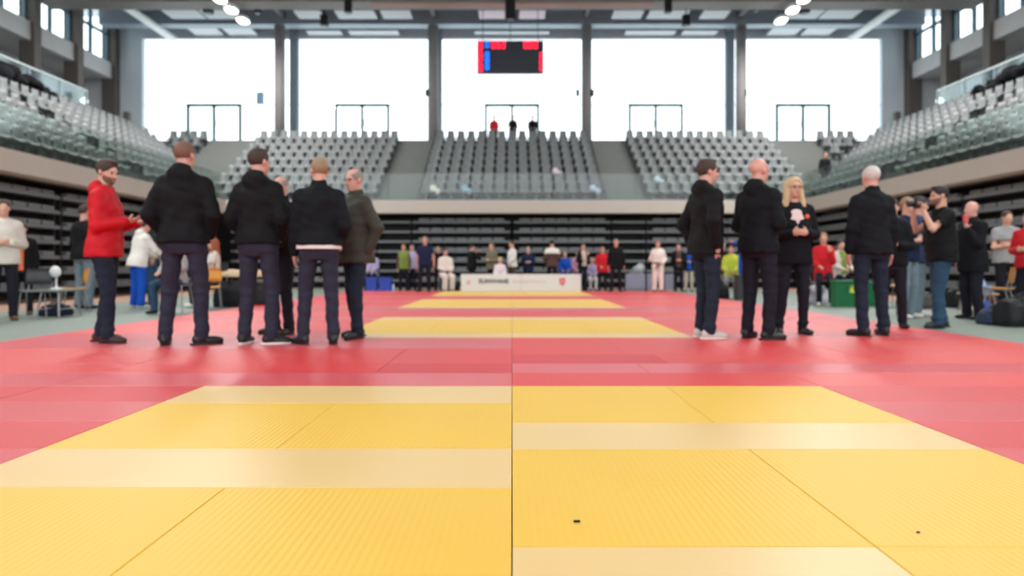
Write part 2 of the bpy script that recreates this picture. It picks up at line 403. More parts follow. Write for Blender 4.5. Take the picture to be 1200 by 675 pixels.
# small brackets (loudspeakers) on columns
for px, w, lab in ((500.5,0.16,'left side of the inner left column'),(677,0.16,'left side of the inner right column'),(694,0.16,'right side of the inner right column'),(873,0.14,'right side of the outer right column')):
    o = MB().rbox((X(px,29.5), 29.5, Z(109,29.5)), (w,0.2,0.28), 0.03).build('column_speaker', M_frame, bevel=0.01)
    tag(o, 'tiny dark loudspeaker mounted on the '+lab, 'speaker')
o = MB().rbox((X(305,31.1), 31.09, Z(115,31.1)), (0.36,0.06,0.55), 0.02).build('window_notice', mat('blue_grey_notice',(120,150,176)), bevel=0.005)
tag(o, 'small blue-grey notice stuck on the left window beside the outer left column', 'notice')
# small pillars at the outer top corners of the back stand
for s, sd in ((-1,'left'),(1,'right')):
    o = MB().rbox((s*16.75, 29.35, ZD+0.62), (0.26,0.26,1.24), 0.04).build('loudspeaker_post', M_sidecol, bevel=0.01)
    tag(o, 'short dark post standing above the seats at the %s top corner of the back stand' % sd, 'post')
# scoreboard
SD = 27.0
sb = thing('scoreboard', 'black electronic scoreboard with red and blue digits hanging before the centre window', 'scoreboard', (X(598,SD), SD, Z(67.5,SD)))
SW, SH = 78*SD/F_PX, 38*SD/F_PX
MB().rbox((0,0,0), (SW,0.22,SH), 0.02, axis='y').build('housing', mat('scoreboard_black',(36,42,56),rough=0.5), sb, bevel=0.01)
RED = mat('red_led',(255,30,60),emit=(255,24,62),estr=2.6); BLU = mat('blue_led',(20,120,255),emit=(20,120,255),estr=2.2)
SEG = {'0':'abcdef','1':'bc','2':'abged','3':'abgcd','4':'fgbc','5':'afgcd','6':'afgedc','7':'abc','8':'abcdefg','9':'abcfgd'}
def digit(ch, x, z, w, h, m, name='digit'):
    mb = MB(); t = h*0.15
    P = {'a':(0,h/2,w,t),'g':(0,0,w,t),'d':(0,-h/2,w,t),'f':(-w/2,h/4,t,h/2),'b':(w/2,h/4,t,h/2),'e':(-w/2,-h/4,t,h/2),'c':(w/2,-h/4,t,h/2)}
    for s_ in SEG[ch]:
        cx, cz, ww, hh = P[s_]; mb.cbox((x+cx, -0.125, z+cz), (ww, 0.03, hh))
    mb.build(name, m, sb)
pxs = SD/F_PX
def S(px, py): return ((px-598)*pxs, (67.5-py)*pxs)
for i, ch in enumerate('888'):
    x, z = S(563, 55+i*12.5); digit(ch, x, z, 3.6*pxs, 8.6*pxs, RED)
x, z = S(571.0, 53.5); digit('0', x, z, 3.2*pxs, 5.8*pxs, BLU)
for i, ch in enumerate('888'):
    x, z = S(571.0, 65+i*7.4); digit(ch, x, z, 3.6*pxs, 5.2*pxs, BLU)
for px, ch in ((578.5,'0'),(584,'5'),(589.5,'3')):
    x, z = S(px, 53.5); digit(ch, x, z, 3.2*pxs, 7.8*pxs, RED)
for px, ch in ((616,'0'),(621.5,'2'),(627.5,'0')):
    x, z = S(px, 53.5); digit(ch, x, z, 3.2*pxs, 7.8*pxs, RED)
for i, ch in enumerate('888'):
    x, z = S(634.3, 66+i*7.6); digit(ch, x, z, 2.6*pxs, 5.4*pxs, RED)
for x in (-1.1, 0, 1.1): MB().tube([(x,0,SH/2-0.01),(x,0,12.58-Z(67.5,SD))], 0.012).build('suspension_cable', M_dark, sb)

# ---------------------------------------------------------------- upper seats
def seat_mesh():
    """bucket seat facing -Y: narrow topped back shell and deep pan on a short bracket"""
    mb = MB()
    # side profile of the pan and back, lofted over widths
    prof = [(-0.22,0.36,0.20),(-0.20,0.40,0.205),(-0.08,0.37,0.205),(0.08,0.37,0.20),(0.14,0.42,0.195),(0.165,0.50,0.19),(0.18,0.56,0.160),(0.195,0.70,0.150),(0.20,0.81,0.142)]
    b = len(mb.v); n = 5
    for (y,z,w) in prof:
        for i in range(n):
            u = -1+2*i/(n-1); mb.v.append((u*w, y-0.05*abs(u)**2*(1 if z > 0.41 else 0), z+0.035*abs(u)**2*(1 if z < 0.41 else 0)))
    m = len(prof)
    for j in range(m-1):
        for i in range(n-1):
            a = b+j*n+i; mb.f.append((a, a+1, a+n+1, a+n))
    c = len(mb.v)   # outer skin
    for (y,z,w) in prof:
        for i in range(n):
            u = -1+2*i/(n-1); mb.v.append((u*w, y-0.05*abs(u)**2*(1 if z > 0.41 else 0)+(0.03 if z > 0.39 else 0), z+0.035*abs(u)**2*(1 if z < 0.41 else 0)-(0.03 if z < 0.43 else 0)))
    for j in range(m-1):
        for i in range(n-1):
            a = c+j*n+i; mb.f.append((a+n, a+n+1, a+1, a))
    for j in range(m-1):
        for i in (0, n-1):
            mb.f.append((b+j*n+i, b+(j+1)*n+i, c+(j+1)*n+i, c+j*n+i))
    for i in range(n-1):
        mb.f.append((b+i, c+i, c+i+1, b+i+1)); q = (m-1)*n; mb.f.append((b+q+i, b+q+i+1, c+q+i+1, c+q+i))
    mb.box(-0.05, -0.05, 0.0, 0.05, 0.06, 0.36)
    return mb
M_seat = mat('grey_seat_plastic', (117,121,122), rough=0.5, var=0.05)
smb = seat_mesh()
seat_me = bpy.data.meshes.new('stadium_seat'); seat_me.from_pydata(smb.v, [], smb.f); seat_me.materials.append(M_seat)
seat_me.polygons.foreach_set('use_smooth', [True]*len(seat_me.polygons))
spots = []
def in_aisle(x): return any(a-0.05 < x < b+0.05 for a, b in AISLES)
for k in range(NR):
    y = YF+k*RUN+0.38; z = ZB+RISE*k; lim = XF+k*RUN+0.1
    xs_ = [(i-7)*0.44 for i in range(15)]
    for s in (-1, 1): xs_ += [s*(5.08+i*0.434) for i in range(14)]+[s*(13.33+i*0.434) for i in range(9)]
    for x in xs_:
        if abs(x) > lim or in_aisle(x): continue
        sec = 'centre block of the back stand' if abs(x) < 3.4 else (('left inner' if x < 0 else 'right inner') if abs(x) < 11 else ('left corner' if x < 0 else 'right corner'))+' block of the back stand'
        spots.append((x, y, z, 0.0, sec, y))
    for s, sd in ((-1,'left'),(1,'right')):
        xx = s*(XF+k*RUN+0.38); yy = YF+k*RUN-0.1
        while yy > 12.5:
            u = 600+F_PX*xx/yy
            if -15 < u < 1215 and abs(yy-19.0) > 0.6 and not (k == 7 and 19.7 < yy < 22.5):
                spots.append((xx, yy, z, -s*math.pi/2, 'upper %s side stand' % sd, yy*1.22))
            yy -= 0.434
spots.sort(key=lambda s: s[5])
ind, rest = spots[:300], spots[300:]
for (x,y,z,rz,sec,_) in ind:
    o = bpy.data.objects.new('stadium_seat', seat_me); COL.objects.link(o); o.location = (x,y,z); o.rotation_euler = (0,0,rz)
    tag(o, 'empty grey plastic bucket seat in the '+sec, 'seat', 'grey bucket seats in the '+sec)
if rest:
    vb = np.array(smb.v); nv = len(vb); vs = []; fs = []
    for i, (x,y,z,rz,sec,_) in enumerate(rest):
        c, s = math.cos(rz), math.sin(rz)
        q = np.stack([vb[:,0]*c-vb[:,1]*s+x, vb[:,0]*s+vb[:,1]*c+y, vb[:,2]+z], 1); vs.append(q)
        fs += [tuple(a+i*nv for a in f) for f in smb.f]
    me = bpy.data.meshes.new('stadium_seats'); me.from_pydata(np.concatenate(vs).tolist(), [], fs); me.materials.append(M_seat)
    me.polygons.foreach_set('use_smooth', [True]*len(me.polygons))
    o = bpy.data.objects.new('stadium_seats', me); COL.objects.link(o)
    tag(o, 'all remaining grey bucket seats filling the farther rows of the upper stands', 'seats', kind='stuff')

# ---------------------------------------------------------------- telescopic seating under the balcony
M_deck = mat('grey_bleacher_nosing', (112,116,120), rough=0.5, var=0.05)
M_fold = mat('grey_folded_seat', (116,119,122), rough=0.5, var=0.05)
fold_me = None
def bleacher(label, loc, rz, L, seats=True):
    """closed telescopic unit; front face at local y=0, looks to -Y, centred on x"""
    global fold_me
    t = thing('telescopic_seating', label, 'bleachers', loc, rz, 'closed telescopic seating units')
    MB().box(-L/2+0.01, 0.30, 0.0, L/2-0.01, 0.70, 2.55).build('housing', M_dark, t)
    for k in range(7):
        z = 0.22+0.352*k
        MB().box(-L/2+0.02, 0.0, z, L/2-0.02, 0.31, z+0.085).build('row_deck', M_deck, t, bevel=0.008)
        if seats:
            n = int((L-0.1)/0.45)
            for i in range(n):
                if fold_me is None:
                    o = MB().rbox((0,0.12,0.035), (0.40,0.20,0.095), 0.035, axis='y').build('folded_seat', M_fold, t, bevel=0.012); fold_me = o.data; fold_src = o; bleacher.src = o
                else:
                    o = bleacher.src.copy(); COL.objects.link(o); o.parent = t
                o.location = ((i-(n-1)/2)*0.45, 0, z+0.10)
    for x in (-L/2+0.06, L/2-0.06): MB().box(x-0.03, 0.1, 0, x+0.03, 0.3, 2.5).build('end_post', M_dark, t)
    return t
for x0, x1, st, w in ((-10.2,-8.95,0,'plain corner unit at the far left end'),(-8.95,-4.88,1,'seat unit behind the left group'),(-4.88,-3.63,0,'plain stair unit left of the centre'),(-3.63,-0.03,1,'seat unit left of the centre joint'),
                   (0.03,3.6,1,'seat unit right of the centre joint'),(3.6,4.85,0,'plain stair unit right of the centre'),(4.85,8.9,1,'seat unit behind the right group'),(8.9,10.2,0,'plain corner unit at the far right end')):
    bleacher('closed dark telescopic stand under the back balcony, '+w, ((x0+x1)/2, YF+0.35, FZ), 0, x1-x0-0.02, bool(st))
for s, sd in ((-1,'left'),(1,'right')):
    for j, (y0, y1) in enumerate(((20.0,23.9),(16.0,19.9),(12.0,15.9),(8.0,11.9))):
        bleacher('closed dark telescopic stand under the %s balcony, %s' % (sd, ['farthest unit by the corner','second unit from the corner','third unit from the corner','unit nearest the camera'][j]),
                 (s*(XF+0.35), (y0+y1)/2, FZ), -s*math.pi/2, y1-y0, True)

# ---------------------------------------------------------------- judo mats
U = 0.889
YEL = tatami('yellow_mat_vinyl', (228,184,68), 0.50)
YEP = tatami('yellow_mat_vinyl_sheen', (224,190,128), 0.40, True)  # same yellow vinyl, sheen of the turned ribbing painted in as a paler colour
REDM = tatami('red_mat_vinyl', (216,62,64), 0.44)
REDP = tatami('red_mat_vinyl_sheen', (214,86,94), 0.34, True)  # same red vinyl; sheen on turned mats is put into the lighter colour
REDD = tatami('dark_red_mat_vinyl', (204,50,58), 0.46)
def jmat(x0, x1, y0, y1, m, label, group=None):
    g = 0.0016
    cx, cy = (x0+x1)/2, (y0+y1)/2
    o = MB().cbox((0,0,-0.0195), (x1-x0-2*g, y1-y0-2*g, 0.037)).build('judo_mat', m, loc=(cx,cy,0))
    bv = o.modifiers.new('bevel','BEVEL'); bv.width = 0.0022; bv.segments = 2
    return tag(o, label, 'mat', group)
d = [3.89, 3.40, 2.546, 2.09, 1.20, 0.75, -0.2]
jmat(-U, 0, 1.20, 2.09, YEL, 'front yellow judo mat just left of the long centre seam')
jmat(-2*U, -U, 1.20, 2.09, YEL, 'front yellow judo mat at the lower left edge of the photo')
jmat(-2*U, 0, 2.09, 2.546, YEP, 'long pale yellow strip mat left of the centre seam, second row')
jmat(-U, 0, 2.546, 3.40, YEL, 'yellow judo mat left of the centre seam, behind the long pale strip')
jmat(-2*U, -U, 2.546, 3.40, YEL, 'yellow judo mat at the left edge of the near square, behind the pale strip')
jmat(-2*U, 0, 3.40, 3.89, YEP, 'narrow pale yellow strip mat along the back left of the near square')
jmat(0, 2*U, 1.648-U, 1.648-U/2, YEP, 'pale strip under the camera', 'yellow mats under the camera')
jmat(0, U, 1.648-U/2, 1.648, YEP, 'pale yellow strip mat at the bottom edge right of the centre seam')
jmat(U, 2*U, 1.648-U/2, 1.648, YEL, 'small yellow mat piece at the bottom right corner of the yellow square')
jmat(0, U, 1.648, 2.534, YEL, 'yellow judo mat right of the centre seam carrying the dark scrap')
jmat(U, 2*U, 1.648, 2.534, YEL, 'large yellow judo mat at the right edge of the near square')
jmat(0, 2*U, 2.534, 2.968, YEP, 'long pale yellow strip mat right of the centre seam')
jmat(0, U, 2.968, 3.89, YEL, 'yellow judo mat at the back of the near square, right of the centre seam')
jmat(U, 2*U, 2.968, 3.89, YEL, 'yellow judo mat at the back right corner of the near square')
jmat(-2*U, 0, -0.6, 1.20, YEL, 'yellow mat under the camera', 'yellow mats under the camera')
jmat(0, 2*U, -0.6, 1.648-U, YEL, 'yellow mat under the camera', 'yellow mats under the camera')
def strip(x0, x1, rows, cols, base, pale, lab, grp):
    """rows: list of (y0,y1,pale?) ; cols: list of column boundaries per parity"""
    for j, (y0, y1, p) in enumerate(rows):
        cs = [x0]+[c for c in sorted(cols[j % len(cols)]) if x0 < c < x1]+[x1]
        for a, b in zip(cs, cs[1:]): jmat(a, b, y0, y1, REDD if p == 2 else (pale if p else base), lab, grp)
XL, XR = -4.72, 4.60
def rows_from(seq, y):
    out = []
    for h, p in seq: out.append((y, y+h, p)); y += h
    return out
# both sides of the near square
side_rows = rows_from([(U,0),(U/2,0),(U,0),(0.496,1),(0.454,2),(0.44,1),(0.45,2)], -0.17)
side_rows[-1] = (side_rows[-1][0], 3.89, 2)
strip(XL, -2*U, side_rows, [[-3*U,-4*U],[-4*U]], REDM, REDP, 'red judo mat bordering the left side of the near yellow square', 'red mats left of the near square')
strip(2*U, XR, side_rows, [[3*U,4*U],[4*U]], REDM, REDP, 'red judo mat bordering the right side of the near yellow square', 'red mats right of the near square')
# red band between near and far yellow squares, split at the centre seam
bandL = rows_from([(0.48,1),(0.43,0),(U,0),(U/2,1),(0.5,0)], 3.89); bandL[-1] = (bandL[-1][0], 6.59, 1)
bandR = rows_from([(0.48,0),(0.44,1),(0.48,0),(U,0),(0.40,1)], 3.89); bandR[-1] = (bandR[-1][0], 6.59, 0)
strip(XL, 0, bandL, [[-3*U],[-U,-3*U],[-U,-2*U,-3*U,-4*U],[-2*U,-4*U]], REDM, REDP, 'red judo mat left of the centre seam where the standing men gather', 'red mats of the crossing band, left half')
strip(0, XR, bandR, [[2*U,4*U],[U,3*U],[1.25*U,3*U],[U,2*U,3*U,4*U]], REDM, REDP, 'red judo mat right of the centre seam where the standing people gather', 'red mats of the crossing band, right half')
for o_ in list(COL.objects):   # two strips beside the seam are a deeper red
    if o_.get('group','').startswith('red mats of the crossing band'):
        x_, y_ = o_.location.x, o_.location.y
        if -U < x_ < 0 and 4.37 < y_ < 4.80: o_.data.materials[0] = REDD; o_['label'] = 'short deeper red mat strip ending at the left of the centre seam'; del o_['group']
        elif 0 < x_ < U and 4.81 < y_ < 5.29: o_.data.materials[0] = REDD; o_['label'] = 'short deeper red mat strip starting at the right of the centre seam'; del o_['group']
# beyond: yellow squares with red surrounds
def zone(y0, y1, hw, lab, pal=0.35):
    y = y0; j = 0
    while y < y1-0.01:
        h = min(U if j % 3 else U/2, y1-y)
        if y1-(y+h) < 0.2: h = y1-y
        for x0, x1, a, b, l, g in ((XL, -hw, REDM, REDP, 'red judo mat left of the '+lab, 'red mats left of the '+lab), (hw, XR, REDM, REDP, 'red judo mat right of the '+lab, 'red mats right of the '+lab)):
            strip(x0, x1, [(y, y+h, j % 3 == 0)], [[x0+U*(1 if j % 2 else 1.5), x0+2.2*U]], a, b, l, g)
        if hw > 0:
            strip(-hw, hw, [(y, y+h, j % 3 == 0)], [[-U,0,U] if j % 3 else [0]], YEL, YEP, 'yellow judo mat in the '+lab, 'yellow mats of the '+lab)
        y += h; j += 1
def redband(y0, y1, lab):
    h = (y1-y0)/max(1, round((y1-y0)/U)); y = y0; j = 0
    while y < y1-0.01:
        strip(XL, XR, [(y, y+h, j % 2 == 1)], [[-3.5*U,-2.2*U,-U,0,U,2.2*U,3.5*U]], REDM, REDP, 'red judo mat in the '+lab, 'red mats of the '+lab); y += h; j += 1
zone(6.59, 9.34, 1.78, 'second yellow square beyond the standing groups')
redband(9.34, 11.45, 'strip behind the second yellow square')
zone(11.45, 14.7, 1.95, 'third yellow rectangle near the banner')
redband(14.7, 16.4, 'strip behind the third yellow rectangle')
zone(16.4, 19.9, 2.0, 'farthest yellow band in front of the banner')
# small scraps on the front mats
o = MB().rbox((0,0,0.003), (0.018,0.006,0.004), 0.002).build('dark_scrap', M_dark, loc=(X(676,DF(612)), DF(612), 0)); tag(o, 'tiny dark scrap lying on the yellow mat right of the centre seam', 'litter')
o = MB().rbox((0,0,0.003), (0.009,0.005,0.003), 0.002).build('dark_scrap', M_dark, loc=(X(1076,DF(625)), DF(625), 0)); tag(o, 'tiniest dark speck on the right-hand front yellow mat', 'litter')
# ---------------------------------------------------------------- people: signed distance bodies turned into continuous meshes
def vv(*a): return np.array(a, dtype=float)
def nrm(a): a = np.array(a, float); return a/np.linalg.norm(a)
class Field:
    def __init__(s): s.p = []
    def add(s, lo, hi, fn, op='u', k=0.02): s.p.append((np.array(lo, float), np.array(hi, float), fn, op, k)); return s
    def cone(s, a, b, r1, r2, op='u', k=0.02):
        a = np.array(a, float); b = np.array(b, float); R = max(r1, r2); ba = b-a; L = max(float(ba@ba), 1e-9)
        def fn(P):
            q = P-a; t = np.clip((q@ba)/L, 0, 1)
            return np.sqrt(((q-t[...,None]*ba)**2).sum(-1))-(r1+(r2-r1)*t)
        return s.add(np.minimum(a,b)-R, np.maximum(a,b)+R, fn, op, k)
    def ell(s, c, r, op='u', k=0.02, rot=None):
        c = np.array(c, float); r = np.array(r, float); R = float(max(r))
        def fn(P):
            q = P-c
            if rot is not None: q = q@rot
            k0 = np.sqrt(((q/r)**2).sum(-1)); k1 = np.sqrt(((q/(r*r))**2).sum(-1))+1e-9
            return k0*(k0-1)/k1
        return s.add(c-R, c+R, fn, op, k)
    def loft(s, sec, org, rot, op='u', k=0.02, n=2.3, trans=None):
        """sec rows: (z, a, b, cy) in the frame org/rot"""
        sec = np.array(sec, float); z0, z1 = sec[0,0], sec[-1,0]; am = sec[:,1:3].max()
        def fn(P):
            q = (P-org)@rot
            z = q[...,2]; zc = np.clip(z, z0, z1)
            a = np.interp(zc, sec[:,0], sec[:,1]); b = np.interp(zc, sec[:,0], sec[:,2]); c = np.interp(zc, sec[:,0], sec[:,3])
            d = ((np.abs(q[...,0]/a)**n+np.abs((q[...,1]-c)/b)**n)**(1/n)-1)*np.minimum(a,b)
            e = np.maximum(z0-z, z-z1)
            return np.where(e > 0, np.sqrt(np.maximum(d,0)**2+e*e)+np.minimum(np.maximum(d,-1),0)*0, np.maximum(d, e))
        pts = np.array([[x,y,z] for x in (-am,am) for y in (-am,am) for z in (z0,z1)])@rot.T+org
        return s.add(pts.min(0), pts.max(0), fn, op, k)
    def plane(s, p, n, k=0.0):
        """cut away everything on the side n points to"""
        p = np.array(p, float); n = nrm(n)
        s.p.append((None, None, lambda P: (P-p)@n, 'i', k)); return s
    def mesh(s, h, wob=0.0):
        us = [p for p in s.p if p[3] == 'u']
        lo = np.min([p[0] for p in us], 0)-3*h; hi = np.max([p[1] for p in us], 0)+3*h
        N = np.ceil((hi-lo)/h).astype(int)+1
        F = np.full(N, 1.0)
        ax = [lo[i]+h*np.arange(N[i]) for i in range(3)]
        for (a, b, fn, op, k) in s.p:
            m = k+2*h
            if a is None: i0 = np.zeros(3, int); i1 = N
            else:
                i0 = np.clip(np.floor((a-m-lo)/h).astype(int), 0, N-1); i1 = np.clip(np.ceil((b+m-lo)/h).astype(int)+1, 1, N)
                if (i1 <= i0).any(): continue
            sl = tuple(slice(i0[i], i1[i]) for i in range(3))
            P = np.stack(np.meshgrid(*[ax[i][sl[i]] for i in range(3)], indexing='ij'), -1)
            d = fn(P); A = F[sl]
            if op == 'u':
                if k > 0:
                    w = np.clip(0.5+0.5*(A-d)/k, 0, 1); F[sl] = A*(1-w)+d*w-k*w*(1-w)
                else: F[sl] = np.minimum(A, d)
            elif op == 's':
                if k > 0:
                    w = np.clip(0.5-0.5*(A+d)/k, 0, 1); F[sl] = A*(1-w)-d*w+k*w*(1-w)
                else: F[sl] = np.maximum(A, -d)
            else: F[sl] = np.maximum(A, d)
        if wob:   # soft cloth folds: warped ripples running mostly across the garment
            xx, yy, zz = np.meshgrid(*ax, indexing='ij', sparse=True)
            a = zz*34+np.sin(xx*13+1.3)*1.6+np.sin(yy*17)*1.2+np.sin(zz*9+xx*8)*1.5
            b = zz*21-xx*30+np.sin(yy*14+zz*6)*1.8; c2 = 0.5+0.5*np.sin(zz*11+np.sin(xx*9+yy*7)*2+0.7)
            F = F+wob*(np.sin(a)*c2*0.6+np.sin(b)*(1-c2)*0.7+0.25*np.sin(zz*70+xx*25+np.sin(yy*40)))
        F[[0,-1]] = 1; F[:,[0,-1]] = 1; F[:,:,[0,-1]] = 1
        return nets(F, lo, h)
def nets(F, lo, h):
    S = F < 0
    c = np.zeros(np.array(F.shape)-1, np.int8)
    for dx in (0,1):
        for dy in (0,1):
            for dz in (0,1):
                c += S[dx:F.shape[0]-1+dx, dy:F.shape[1]-1+dy, dz:F.shape[2]-1+dz]
    idx = np.argwhere((c > 0) & (c < 8))
    pos = np.zeros((len(idx),3)); cnt = np.zeros(len(idx))
    C = [(0,0,0),(1,0,0),(0,1,0),(1,1,0),(0,0,1),(1,0,1),(0,1,1),(1,1,1)]
    for i in range(8):
        for ax in range(3):
            if C[i][ax]: continue
            a = np.array(C[i]); b = a.copy(); b[ax] = 1
            ia = idx+a; ib = idx+b
            fa = F[ia[:,0],ia[:,1],ia[:,2]]; fb = F[ib[:,0],ib[:,1],ib[:,2]]
            m = (fa < 0) != (fb < 0); t = fa[m]/(fa[m]-fb[m])
            pos[m] += a+(b-a)*t[:,None]; cnt[m] += 1
    V = lo+h*(idx+pos/cnt[:,None])
    vid = np.full(c.shape, -1, np.int64); vid[idx[:,0],idx[:,1],idx[:,2]] = np.arange(len(idx))
    Q = []
    for ax in range(3):
        u, w = (ax+1)%3, (ax+2)%3
        s0 = [slice(None)]*3; s1 = [slice(None)]*3; s0[ax] = slice(0,-1); s1[ax] = slice(1,None)
        ed = np.argwhere(S[tuple(s0)] != S[tuple(s1)])
        ed = ed[(ed[:,u] > 0) & (ed[:,w] > 0) & (ed[:,u] < c.shape[u]) & (ed[:,w] < c.shape[w])]
        eu = np.zeros(3, int); eu[u] = 1; ew = np.zeros(3, int); ew[w] = 1
        q = np.stack([vid[tuple((ed-o).T)] for o in (eu*0, eu, eu+ew, ew)], 1)
        inside = S[tuple(ed.T)]
        q[~inside] = q[~inside][:, ::-1]
        Q.append(q)
    return V, np.concatenate(Q)
def sdf_obj(name, fld, h, m, parent, zones=None, wob=0.0):
    V, Q = fld.mesh(h, wob)
    me = bpy.data.meshes.new(name)
    me.vertices.add(len(V)); me.vertices.foreach_set('co', V.astype(np.float32).ravel())
    me.loops.add(Q.size); me.loops.foreach_set('vertex_index', Q.astype(np.int32).ravel())
    me.polygons.add(len(Q)); me.polygons.foreach_set('loop_start', np.arange(0, Q.size, 4, dtype=np.int32))
    try: me.polygons.foreach_set('loop_total', np.full(len(Q), 4, dtype=np.int32))
    except Exception: pass
    me.polygons.foreach_set('use_smooth', [True]*len(Q)); me.update()
    me.materials.append(m)
    if zones:
        ctr = V[Q].mean(1); mi = np.zeros(len(Q), np.int32)
        for i, (zm, fn) in enumerate(zones):
            me.materials.append(zm); mi[fn(ctr)] = i+1
        me.polygons.foreach_set('material_index', mi)
    o = bpy.data.objects.new(name, me); COL.objects.link(o)
    if parent: o.parent = parent
    return o
def Rx(a): c, s = math.cos(a), math.sin(a); return np.array([[1,0,0],[0,c,-s],[0,s,c]])
def Ry(a): c, s = math.cos(a), math.sin(a); return np.array([[c,0,s],[0,1,0],[-s,0,c]])
def Rz(a): c, s = math.cos(a), math.sin(a); return np.array([[c,-s,0],[s,c,0],[0,0,1]])

SKIN = mat('skin', (204,156,134), rough=0.5, var=0.06, vscale=8); SKINP = mat('pink_skin', (208,152,136), rough=0.5, var=0.06, vscale=8)
LIP = mat('lips', (176,104,96), rough=0.5)
HAIRS = {'brown':(62,44,36),'dark':(36,28,26),'grey':(140,132,126),'blond':(204,176,134),'sandy':(150,122,96),'shaved':(120,84,70),'white':(206,198,190),'ginger':(150,82,50)}
def hairm(n): return mat('hair_'+n, HAIRS[n], rough=0.7, bump=0.5, bscale=90, var=0.2, vscale=30)
ARMS = {  # upper, fore, hand directions (x outward, y forward, z up), palm normal, curl
 'down': ((.16,-.05,-1),(.04,.18,-1),(0,.2,-1),(-1,0,0),.5),
 'down_out': ((.26,-.1,-1),(.1,.12,-1),(0,.15,-1),(-1,0,0),.5),
 'hoodie': ((.27,-.20,-1),(-.36,.75,-.66),(-.7,.5,-.3),(0,-1,0),.6),
 'hoodie_wide': ((.34,-.22,-1),(-.36,.62,-.75),(-.7,.5,-.3),(0,-1,0),.6),
 'pocket': ((.3,-.38,-1),(-.22,.34,-1),(-.2,.3,-1),(-1,0,0),.3),
 'clasp': ((.2,.0,-1),(-.62,.85,.05),(-.85,.45,.1),(-.2,-1,.2),1.0),
 'clasp_low': ((.16,.05,-1),(-.5,.62,-.55),(-.8,.45,-.3),(-.2,-1,.1),1.0),
 'phone': ((.14,.02,-1),(-.30,1,.22),(-.4,.9,.25),(-.5,-.2,1),1.0),
 'crossed': ((.2,.22,-1),(-1,.42,.12),(-1,.15,.1),(0,-1,0),.6),
 'raised': ((.5,.75,-.15),(-.45,.35,.9),(-.3,.3,1),(0,1,0),.8),
 'camera': ((.30,.72,-.62),(-.42,.22,.88),(-.35,.05,1),(0,1,0),1.0),
 'raised_side': ((.85,.45,-.2),(-.8,.2,.75),(-.5,.2,.8),(0,1,0),.8),
 'chin': ((.1,.3,-1),(-.35,.55,1),(-.2,.2,1),(0,-1,0),1.0),
 'lap': ((.12,.25,-1),(-.4,.9,-.35),(-.3,1,-.2),(0,0,-1),.6),
 'reach': ((.1,.7,-.75),(-.1,.9,-.3),(0,1,-.2),(0,0,-1),.6),
 'reach_up': ((.2,.8,.15),(0,.9,.5),(0,1,.5),(0,0,-1),.6),
 'behind': ((.3,-.3,-1),(-.75,-.5,-.6),(-1,0,-.3),(0,1,0),.8),
}
PCOUNT = [0]
